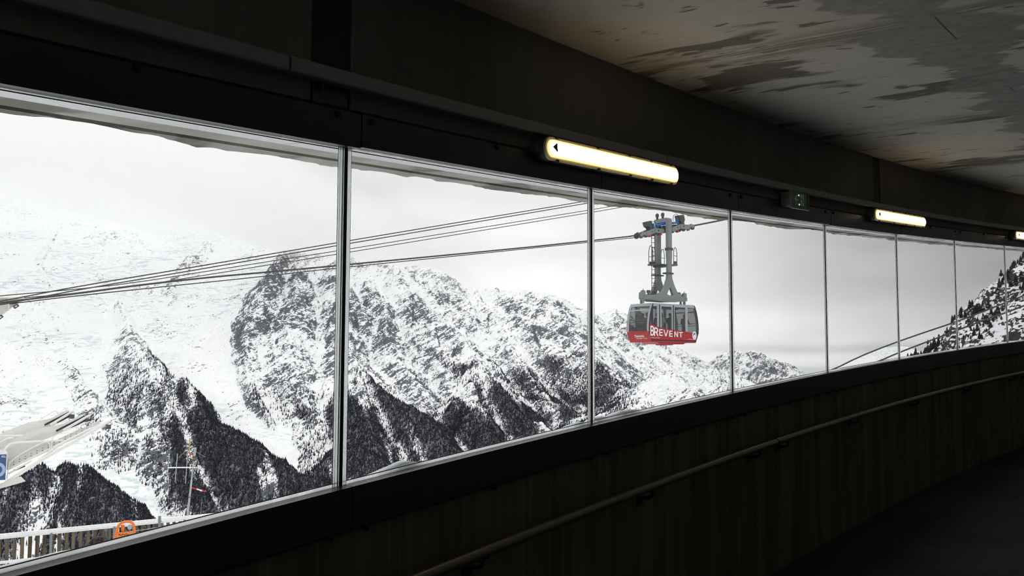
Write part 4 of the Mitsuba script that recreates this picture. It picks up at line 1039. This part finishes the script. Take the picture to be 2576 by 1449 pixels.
# ------------------------------------------------------------------ ropes
R1 = [(-19.5, 32.7, 1.5), (-17.09, 34.65, 2.28), (-15.97, 35.53, 2.65), (-14.71, 36.51, 3.03), (-12.99, 37.86, 3.53), (-10.02, 40.17, 4.41), (-7.52, 42.12, 5.15), (-6.69, 42.78, 5.4), (3.95, 51.09, 8.52), (7.66, 53.99, 9.63), (22.0, 65.2, 13.9)]
R2 = [(-32.0, 43.3, 1.9), (-25.13, 48.67, 3.25), (-22.73, 50.55, 3.67), (-20.13, 52.58, 4.22), (-17.32, 54.78, 5.0), (-14.25, 57.17, 5.85), (-10.69, 59.95, 6.82), (-9.52, 60.87, 7.15), (6.08, 73.06, 11.53), (8.51, 74.96, 12.23), (25.0, 87.9, 17.0)]
R3 = [(-21.6, 41.28, 2.5), (-20.79, 41.91, 2.7), (-19.18, 43.17, 3.05), (-17.14, 44.77, 3.55), (-14.74, 46.64, 4.07), (-12.13, 48.68, 4.56), (-9.09, 51.05, 5.13), (-8.09, 51.83, 5.33), (0.28, 58.37, 6.94), (5.04, 62.1, 7.9), (8.32, 64.66, 8.58), (12.06, 67.58, 9.58), (13.48, 68.68, 9.97), (14.97, 69.85, 10.4), (17.78, 72.05, 11.21), (30.0, 81.6, 14.9)]
R4 = [(-21.6, 41.3, 2.42), (-20.87, 41.85, 2.58), (-19.34, 43.04, 2.92), (-17.13, 44.77, 3.37), (-12.13, 48.68, 4.36), (-9.09, 51.05, 5.01), (-8.08, 51.84, 5.2), (0.28, 58.37, 6.86), (8.32, 64.66, 8.46)]
V1 = [(4.86, 29.6, -1.9), (7.92, 27.9, -0.49), (8.77, 27.12, -0.05), (9.21, 26.44, 0.28), (9.6, 25.23, 0.59), (10.11, 24.49, 0.85), (10.57, 23.75, 1.08), (10.99, 23.01, 1.33), (11.22, 22.34, 1.51), (11.47, 22.21, 1.62), (14.2, 18.9, 3.2)]
V2 = [(5.99, 29.4, -1.77), (8.94, 27.59, -0.28), (9.67, 26.28, 0.16), (9.97, 25.63, 0.39), (10.47, 24.89, 0.68), (10.77, 24.21, 0.88), (11.2, 23.46, 1.15), (11.43, 22.79, 1.3), (11.47, 22.21, 1.4), (14.2, 18.9, 2.75)]
shift = lambda pts, d: [np.add(p, d) for p in pts]
ropes = [('track_rope', shift(R1, (-0.04, 0.0, 0.055)), 0.024, 'upper steel rope of the topmost pair crossing the sky'),
         ('track_rope_001', shift(R1, (0.04, 0.0, -0.055)), 0.024, 'lower steel rope of the topmost pair crossing the sky'),
         ('track_rope_002', shift(R2, (0, 0, 0.10)), 0.026, 'upper steel rope of the middle pair crossing the mountains'),
         ('track_rope_003', shift(R2, (0, 0, -0.10)), 0.026, 'lower steel rope of the middle pair crossing the mountains'),
         ('track_rope_004', shift(R3, CA * -0.20 + CK * -0.01), 0.042, 'near track rope carrying the cable car'),
         ('track_rope_005', shift(R3, CA * 0.20 + CK * 0.01), 0.042, 'far track rope carrying the cable car'),
         ('haul_rope', R4, 0.026, 'thin haul rope running just under the track ropes to the cable car'),
         ('stay_cable', V1, 0.020, 'upper of two dark cables rising in front of the hillside at the right'),
         ('stay_cable_001', V2, 0.020, 'lower of two dark cables rising in front of the hillside at the right')]
for key, pts, r, lb in ropes:
    add(key, ply(tube(smooth_path(pts, 1), r, 6), 'mat_rope', 60), lb, 'rope', 'ropes of the cable car' if 'stay' not in key else None)

# ------------------------------------------------------------------ rope saddle at the left edge
paint('mat_offwhite', (0.66, 0.66, 0.61), 0.45)
paint('mat_station_white', (0.76, 0.76, 0.73), 0.4)
tag('rope_saddle', 'off-white steel beam end at the left edge where the ropes set out', 'rope saddle')
sad = lambda poly, y0, y1: upright(poly, y0, y1)
P_ = sg.Polygon([(-46.0, 0.99), (-39.02, 1.15), (-39.16, 0.98), (-39.42, 0.72), (-39.70, 0.48), (-40.2, 0.05), (-46.0, -0.9)])
add('rope_saddle__web', ply(sad(P_, 0.02, 0.30), 'mat_offwhite'))
add('rope_saddle__top_flange', ply(sad(sg.Polygon([(-46.0, 0.99), (-39.00, 1.17), (-39.03, 1.11), (-46.0, 0.90)]), -0.22, 0.36), 'mat_offwhite'))
add('rope_saddle__rib', ply(cat(sad(sg.box(-39.60, 0.58, -39.56, 1.12), -0.20, 0.02), sad(sg.Polygon([(-46.0, 0.30), (-39.6, 0.86), (-39.6, 0.80), (-46.0, 0.2)]), -0.14, 0.02)), 'mat_offwhite'))
for j, (x, z) in enumerate(((-39.28, 0.78), (-39.86, 0.30))):
    add(f'rope_saddle__{num("roller", j)}', ply(cat(sad(affinity.rotate(sg.box(x - 0.06, z - 0.10, x + 0.06, z + 0.10).difference(sg.box(x - 0.025, z - 0.06, x + 0.025, z + 0.06)), -50), -0.15, 0.0)), 'mat_dark_iron'))
add('rope_saddle__pillar', ply(cab(box((-47.2, -0.6, -9.3), (-45.8, 0.9, 1.2))), 'mat_offwhite'))

# ------------------------------------------------------------------ launching rails of the other lift, lower left
LD = 28.0
LA = np.array([-12.671, 24.969, 0.0]) / 28.0
LX, LZ = np.array([LA[1], -LA[0], 0]), np.array([0, 0, 1.0])
LO = np.array([-12.671, 24.969, -3.28])
SX, SZ = 1 / 738.0, 1 / 659.0


def lift(zx, zy, depth=0.0):
    """A point of the lift structure: across and up in drawing units, depth away from the gallery in metres."""
    k = 1 + depth / LD
    return LO * np.array([k, k, k]) + LX * zx * SX * k + LZ * (1449 - zy) * SZ * k


def lift_plate(pts, d0, d1):
    a = np.array([lift(x, y, d0) for x, y in pts])
    b = np.array([lift(x, y, d1) for x, y in pts])
    t = trimesh.creation.triangulate_polygon(sg.Polygon(pts), engine='earcut')
    idx = [int(np.argmin(np.abs(np.array(pts) - q).sum(1))) for q in t[0]]
    n = len(pts)
    f = [[idx[q] for q in tri] for tri in t[1]] + [[n + idx[q] for q in tri[::-1]] for tri in t[1]]
    for i in range(n):
        j = (i + 1) % n
        f += [[i, n + i, n + j], [i, n + j, j]]
    m = trimesh.Trimesh(np.vstack([a, b]), f, process=False)
    m.fix_normals()
    return m


def lift_tube(pts, r, d=0.0, n=2):
    return tube(smooth_path([lift(x, y, d) for x, y in pts], n) if n else [lift(x, y, d) for x, y in pts], r, 10)


tag('lift_rails', 'off-white steel launching rails and handrails of a lift station rising at the lower left', 'lift machinery')
G2 = [(-420, 860), (-100, 700), (180, 520), (400, 425), (640, 345), (890, 305), (1020, 280), (1280, 150), (1330, 165)]
G2b = [(1330, 175), (1150, 270), (900, 405), (640, 445), (420, 525), (60, 690), (-420, 980)]
add('lift_rails__girder', ply(lift_plate(G2 + G2b, 0.45, 0.75), 'mat_station_white'), label='swan-necked white girder in the middle')
W2_ = [(-420, 980), (60, 690), (420, 525), (640, 445), (900, 405), (1150, 270), (1330, 175), (1340, 250), (1020, 430), (640, 560), (150, 790), (-420, 1090)]
add('lift_rails__girder_web', ply(lift_plate(W2_, 0.35, 0.40), 'mat_offwhite'))
sh_ = lambda L, dx, dy: [(x + dx, y + dy) for x, y in L]
add('lift_rails__girder_001', ply(lift_plate(sh_(G2 + G2b, -225, -92), 1.05, 1.35), 'mat_station_white'), label='swan-necked white girder at the back')
add('lift_rails__girder_web_001', ply(lift_plate(sh_(W2_, -225, -92), 0.95, 1.0), 'mat_offwhite'))
W1_ = [(-420, 1000), (60, 700), (200, 640), (420, 560), (1000, 575), (1010, 640), (760, 740), (120, 1010), (-420, 1200)]
add('lift_rails__front_web', ply(lift_plate(W1_, 0.12, 0.16), 'mat_offwhite'))
add('lift_rails__channel', ply(cat(lift_plate([(120, 870), (1640, 240), (1655, 330), (1500, 420), (125, 1010)], 0.04, 0.10), lift_plate([(120, 960), (1500, 330), (1520, 385), (125, 1020)], -0.04, 0.04)), 'mat_offwhite'))
for j, (a, b, d) in enumerate((((690, 298), (1105, 95), 0.9), ((890, 402), (1378, 165), 0.30), ((900, 262), (1130, 150), 0.85), ((1150, 352), (1400, 225), 0.28), ((210, 1030), (390, 960), 0.15))):
    add(f'lift_rails__{num("rubber_strip", j)}', ply(lift_tube([a, b], 0.024, d, 0), 'mat_rubber'), label='black rubber strip')
tubes = [([(80, 1230), (600, 905), (1110, 640), (1815, 262)], 0.045, -0.25), ([(330, 1062), (560, 930), (780, 760), (1000, 590), (1760, 275)], 0.034, -0.18), ([(40, 700), (95, 615), (200, 575), (1020, 562)], 0.030, -0.05), ([(-100, 620), (60, 510), (180, 505)], 0.030, 0.3), ([(-60, 470), (340, 462)], 0.026, 0.8),
         ([(790, 300), (1180, 70)], 0.036, 0.85), ([(1010, 395), (1468, 148)], 0.036, 0.26), ([(150, 990), (780, 700), (1500, 360)], 0.022, -0.06), ([(120, 1080), (500, 880)], 0.02, -0.1)]
for j, (pts, r, d) in enumerate(tubes):
    add(f'lift_rails__{num("tube", j)}', ply(lift_tube(pts, r, d, 2), 'mat_station_white', 40))
loops = [([(570, 235), (850, 58), (905, 75), (908, 170)], 0.010, 0.9), ([(120, 1000), (130, 865), (700, 560), (795, 590), (790, 810)], 0.013, -0.12), ([(810, 800), (825, 530), (860, 480), (1470, 238), (1528, 290), (1525, 460)], 0.013, -0.12), ([(100, 1160), (125, 880)], 0.012, -0.12)]
for j, (pts, r, d) in enumerate(loops):
    add(f'lift_rails__{num("guard_rail", j)}', ply(lift_tube(pts, r, d, 3), 'mat_station_white', 40))
for j, (x, y, d) in enumerate(((1155, 168, 0.85), (1440, 245, 0.26), (1805, 355, -0.25))):
    add(f'lift_rails__{num("sensor", j)}', ply(cat(lift_plate([(x - 45, y - 40), (x + 45, y - 40), (x + 45, y + 35), (x - 45, y + 35)], d - 0.06, d + 0.08), lift_tube([(x - 60, y - 30), (x - 55, y + 50), (x - 10, y + 75), (x + 10, y + 45)], 0.006, d, 2)), 'mat_dark_iron'), label='dark sensor box at the rail tip')
add('lift_rails__walkway', ply(lift_plate([(-420, 1400), (-420, 1360), (330, 1130), (415, 1215), (110, 1290)], -0.3, 0.5), 'mat_offwhite'))
rngb = np.random.default_rng(3)
bl = [lift_tube([(x, 1000 - (x - 130) * 0.46 + dy), (x + 1, 1000 - (x - 130) * 0.46 + dy)], 0.011, -0.06, 0) for x in range(180, 1500, 90) for dy in (-60, -25)]
bl = [tube([lift(x, 985 - (x - 130) * 0.455 + dy, -0.05), lift(x, 985 - (x - 130) * 0.455 + dy, -0.02)], 0.012, 6) for x in range(200, 1480, 95) for dy in (-62, -20)]
add('lift_rails__bolts', ply(cat(*bl), 'mat_dark_iron'), kind='stuff')
add('lift_rails__column', ply(cat(lift_plate([(-700, 900), (-420, 800), (-420, 1400), (-700, 1400)], -0.3, 1.3), box((-16.2, 22.6, -7.7), (-14.9, 24.4, -2.9))), 'mat_offwhite'))
tag('lift_sign', 'blue sign with white letters NEL and a pale round emblem, at the left edge', 'sign')
paint('mat_sign_blue', (0.035, 0.085, 0.22), 0.4)
paint('mat_pale_blue', (0.30, 0.45, 0.62), 0.4)
add('lift_sign__panel', ply(lift_plate([(-420, 760), (80, 760), (75, 1178), (-420, 1178)], -0.42, -0.38), 'mat_sign_blue'))
add('lift_sign__frame', ply(cat(lift_plate([(-420, 745), (-420, 690), (50, 690), (98, 740), (84, 762), (-420, 762)], -0.43, -0.10), lift_plate([(78, 745), (90, 745), (85, 1185), (73, 1185)], -0.43, -0.36)), 'mat_station_white'))
m = meshkit.text_mesh('NEL', 30 * SZ, 0.004, bold=True)
m.vertices = np.array([lift(-6, 812, -0.425) + LX * q[0] * 0.86 + LZ * q[1] - LA * q[2] for q in m.vertices])
add('lift_sign__lettering', ply(m, 'mat_white'), label='white letters NEL')
ringp = sg.Point(-45, 1010).buffer(115).difference(sg.Point(-45, 1010).buffer(62))
pts_o, pts_i = np.array(sg.Point(-45, 1010).buffer(115, quad_segs=10).exterior.coords)[:-1], np.array(sg.Point(-45, 1010).buffer(62, quad_segs=10).exterior.coords)[:-1]
vv = np.array([lift(x, y, -0.424) for x, y in np.vstack([pts_o, pts_i])])
nn = len(pts_o)
add('lift_sign__emblem', ply(trimesh.Trimesh(vv, [q for i in range(nn) for q in ([i, (i + 1) % nn, nn + i], [(i + 1) % nn, nn + (i + 1) % nn, nn + i])], process=False), 'mat_pale_blue'), label='pale blue ring of an emblem')

# ------------------------------------------------------------------ terrace: board fence, mast, snow vehicle, post
def bark(p, n, uv):
    g = fbm(p.x * 9.0 + p.y * 7.0, p.z * 1.5, 2.0, 3)
    return mix((0.055, 0.042, 0.030), (0.20, 0.165, 0.125), dr.clip(g * 1.2 - 0.1 + 0.35 * (cell_rand(p.x * 4.0, p.y * 4.0, 0.0) - 0.5), 0, 1))


scene['mat_weathered_wood'] = two({'type': 'diffuse', 'reflectance': proc(bark)})
FA, FB = np.array([-18.86, 37.28, 0]), np.array([-12.68, 42.55, 0])
FD = (FB - FA) / np.linalg.norm(FB - FA)
FN = np.array([-FD[1], FD[0], 0])
fence_at = lambda t, z, off=0.0: FA + FD * t + FN * off + np.array([0, 0, z])
tag('fence', 'terrace fence of weathered upright boards under a white top rail', 'fence')
fm = lambda lo, hi: frame_mesh(box(lo, hi), FA, FD, FN, [0, 0, 1.0])
add('fence__top_rail', ply(cat(fm((-3, -0.06, -6.38), (13, 0.06, -6.25)), fm((-3, -0.02, -6.44), (13, 0.03, -6.39))), 'mat_white'), label='white top rail')
add('fence__bottom_rail', ply(fm((-3, -0.03, -7.34), (13, 0.03, -7.24)), 'mat_white'), label='white bottom rail')
rng = np.random.default_rng(5)
i, t = 0, -2.9
while t < 13:
    add(f'fence__{num("board", i)}', ply(fm((t, 0.03, -7.36 + rng.uniform(-0.03, 0.03)), (t + 0.135 + rng.uniform(-0.012, 0.012), 0.055, -6.40)), 'mat_weathered_wood'))
    i, t = i + 1, t + 0.262 + rng.uniform(-0.012, 0.012)
for j, t in enumerate((-0.6, 1.75, 4.1, 6.95, 9.3, 11.7)):
    add(f'fence__{num("post", j)}', ply(cat(fm((t, -0.05, -7.5), (t + 0.07, 0.02, -6.30)), *[fm((t - 0.02, -0.06, z), (t + 0.09, -0.04, z + 0.03)) for z in (-7.1, -6.9, -6.7, -6.5)]), 'mat_hanger_grey'), label='metal post')

MB = np.array([-13.46, 41.95, -6.28])
ml = np.array([0.085, 0, 1.0])
MX = np.array([0.951, 0.309, 0])
mast_at = lambda z, x=0.0: MB + ml / np.linalg.norm(ml) * z + MX * x
paint('mat_galvanised', (0.40, 0.42, 0.43), 0.45, 0.3)
paint('mat_rust', (0.16, 0.07, 0.03), 0.7)
paint('mat_yellow', (0.45, 0.30, 0.06), 0.5)
paint('mat_tape_red', (0.60, 0.02, 0.02), 0.5)
tag('antenna_mast', 'slender metal mast with an aerial, tied with red and white tape, behind the terrace fence', 'mast')
add('antenna_mast__pole', ply(cat(tube([mast_at(-1.2), mast_at(1.5)], 0.042, 10), tube([mast_at(1.5), mast_at(2.55)], 0.032, 10), tube([mast_at(2.5), mast_at(2.85)], 0.055, 10)), 'mat_galvanised', 40))
add('antenna_mast__clamp', ply(cat(tube([mast_at(2.28), mast_at(2.36)], 0.07, 10), tube([mast_at(2.40), mast_at(2.48)], 0.07, 10), tube([mast_at(0.78), mast_at(0.81)], 0.07, 8)), 'mat_rust', 40), label='rusty brown clamp')
bx = mast_at(2.02)
add('antenna_mast__boom', ply(tube([bx + MX * 0.10, bx - MX * 1.00 + np.array([0, 0, 0.02])], 0.026, 8), 'mat_white', 40))
for j, (x, up_, dn) in enumerate(((-0.98, 0.50, 0.48), (-0.66, 0.58, 0.56), (-0.25, 0.75, 0.66))):
    q = bx + MX * x
    add(f'antenna_mast__{num("element", j)}', ply(tube([q - np.array([0.03, 0, dn]), q + np.array([0.03, 0, up_])], 0.018, 6), 'mat_galvanised', 40))
q = mast_at(2.75, -0.22)
add('antenna_mast__whip', ply(cat(tube([q, q + [0.0, 0, 0.5]], 0.022, 6), tube([mast_at(2.55, -0.2), q], 0.016, 6)), 'mat_yellow', 40), label='yellow whip')
add('antenna_mast__bracket', ply(tube([mast_at(2.55), mast_at(2.58, -0.2)], 0.022, 6), 'mat_tape_red', 40))
add('antenna_mast__stay', ply(cat(tube([q + [0, 0, 0.1], q + MX * -0.42 + np.array([0, 0, -0.30])], 0.009, 5), tube([mast_at(2.7), mast_at(2.7, 0.42) - np.array([0, 0, 0.26])], 0.009, 5)), 'mat_yellow', 40))
q = mast_at(1.18)
tp = [q, q + MX * 0.08 + np.array([0, 0, -0.01]), q + MX * 0.24 + np.array([0, 0, -0.06]), q + MX * 0.46 + np.array([0, 0, -0.14]), q + MX * 0.64 + np.array([0, 0, -0.16])]
for j in range(4):
    a, b = tp[j], tp[j + 1]
    w = np.array([0, 0, 0.030])
    add(f'antenna_mast__{num("tape", j)}', ply(trimesh.convex.convex_hull(np.array([a - w, a + w, b - w, b + w, a - w + FN * 0.006, b + w + FN * 0.006, a + w + FN * 0.006, b - w + FN * 0.006])), 'mat_white' if j % 2 == 0 and j else 'mat_tape_red'), label='length of barrier tape')

paint('mat_orange', (0.75, 0.17, 0.015), 0.4)
VO = np.array([-13.30, 34.75, -7.4])
VX, VY = np.array([0.935, 0.355, 0]), np.array([-0.355, 0.935, 0])
veh = lambda m: frame_mesh(m, VO, VX, VY, [0, 0, 1.0])
tag('snow_vehicle', 'small snow vehicle with an orange roll bar parked on the terrace', 'snow vehicle')
add('snow_vehicle__roll_bar', ply(veh(tube(smooth_path([(-0.46, 0, 0.6), (-0.30, 0, 1.50), (-0.22, 0, 1.88), (-0.06, 0, 2.01), (0.18, 0, 2.01), (0.30, 0, 1.90), (0.33, 0, 1.5), (0.36, 0, 0.6)], 3), 0.045, 10)), 'mat_orange', 40), label='orange roll bar')
add('snow_vehicle__cross_bar', ply(veh(box((-0.28, -0.03, 1.50), (0.33, 0.03, 1.65))), 'mat_orange'), label='orange cross bar')
mk = [(-0.16 + 0.055 * i_, 1.575 + 0.012 * (-1) ** i_) for i_ in range(6)]
add('snow_vehicle__cross_bar__marking', ply(veh(cat(*[frame_mesh(box((-0.018, -0.034, -0.02), (0.018, -0.030, 0.02)), [x, 0, z], [0.8, 0, 0.6 * (-1) ** i_], [0, 1.0, 0], [-0.6 * (-1) ** i_, 0, 0.8]) for i_, (x, z) in enumerate(mk)])), 'mat_rubber'), label='worn black marking')
add('snow_vehicle__beacon', ply(veh(cat(tube([(-0.06, 0.1, 1.72), (-0.06, 0.1, 1.89)], 0.06, 12), tube([(-0.06, 0.1, 1.60), (-0.06, 0.1, 1.72)], 0.045, 10))), 'mat_orange', 40), label='orange beacon')
add('snow_vehicle__mirror', ply(veh(cat(tube([(0.17, 0.05, 1.81), (0.17, 0.09, 1.81)], 0.085, 14), tube([(0.17, 0.07, 1.60), (0.17, 0.07, 1.81)], 0.012, 6))), 'mat_galvanised', 40))
add('snow_vehicle__pillar', ply(veh(box((-0.24, 0.05, 0.9), (-0.17, 0.10, 1.93))), 'mat_white'))
add('snow_vehicle__head_lamp', ply(veh(cat(tube([(-0.12, -0.05, 1.14), (-0.12, 0.02, 1.14)], 0.07, 12), box((-0.3, -0.02, 0.5), (0.3, 0.06, 1.1)))), 'mat_galvanised', 40))
add('snow_vehicle__side_mirror', ply(veh(cat(trimesh.creation.icosphere(2, 0.078).apply_translation([-1.38, 0.0, 1.12]), tube([(-1.38, 0, 0.6), (-1.38, 0, 1.1)], 0.012, 6))), 'mat_white', True), label='round white mirror')
ws = [(-1.30, 0.2, 1.05), (-1.15, 0.25, 1.32), (-0.95, 0.28, 1.50), (-0.65, 0.28, 1.50), (-0.45, 0.25, 1.40), (-0.36, 0.2, 1.1)]
wv = np.array(ws + [(x, y - 0.1, 0.75) for x, y, z in ws])
add('snow_vehicle__windscreen', ply(veh(trimesh.Trimesh(wv, [q for i_ in range(5) for q in ([i_, i_ + 1, i_ + 7], [i_, i_ + 7, i_ + 6])], process=False)), 'mat_tinted'))
add('snow_vehicle__windscreen_edge', ply(veh(tube(smooth_path(ws, 2), 0.012, 6)), 'mat_dark_iron', 40))
hull = sg.Polygon([(-1.6, 0.25), (-1.5, 0.75), (-0.9, 0.95), (0.3, 0.95), (0.9, 0.8), (1.0, 0.25)])
hm = extrude(hull, 1.1)
hm.vertices = np.c_[hm.vertices[:, 0], hm.vertices[:, 2] - 0.3, hm.vertices[:, 1]]
add('snow_vehicle__body', ply(veh(hm), 'mat_dark_iron'))
trk = extrude(sg.LineString([(-1.3, 0.18), (0.8, 0.18)]).buffer(0.2), 0.3)
trk.vertices = np.c_[trk.vertices[:, 0], trk.vertices[:, 2] - 0.25, trk.vertices[:, 1]]
trk2 = trk.copy()
trk2.apply_translation([0, 0.75, 0])
add('snow_vehicle__track', ply(veh(trk), 'mat_rubber'))
add('snow_vehicle__track_001', ply(veh(trk2), 'mat_rubber'))
add('snow_vehicle__steering_wheel', ply(veh(tube([(-0.62 + 0.2 * math.cos(a_), 0.3, 1.08 + 0.17 * math.sin(a_)) for a_ in np.linspace(0, 2 * math.pi, 20)], 0.016, 6)), 'mat_rubber', 40))

paint('mat_grey_green', (0.20, 0.25, 0.21), 0.5)
NO = np.array([-12.75, 36.60, -7.45])
tag('barrier_post', 'grey-green post with stay wires standing in front of the terrace fence', 'post')
add('barrier_post__pole', ply(tube([NO, NO + [0, 0, 1.98]], 0.055, 8), 'mat_grey_green', 40))
for j, (e, z) in enumerate(((NO + VX * 0.75 + np.array([0, 0, 0.6]), 1.90), (NO + VX * 0.42 + np.array([0, 0, 0.5]), 1.35), (NO - VX * 1.10 + np.array([0, 0, 1.46]), 1.58), (NO - VX * 1.30 + np.array([0, 0, 1.10]), 1.18))):
    add(f'barrier_post__{num("wire", j)}', ply(tube([NO + [0, 0, z], e], 0.012, 5), 'mat_galvanised', 40))
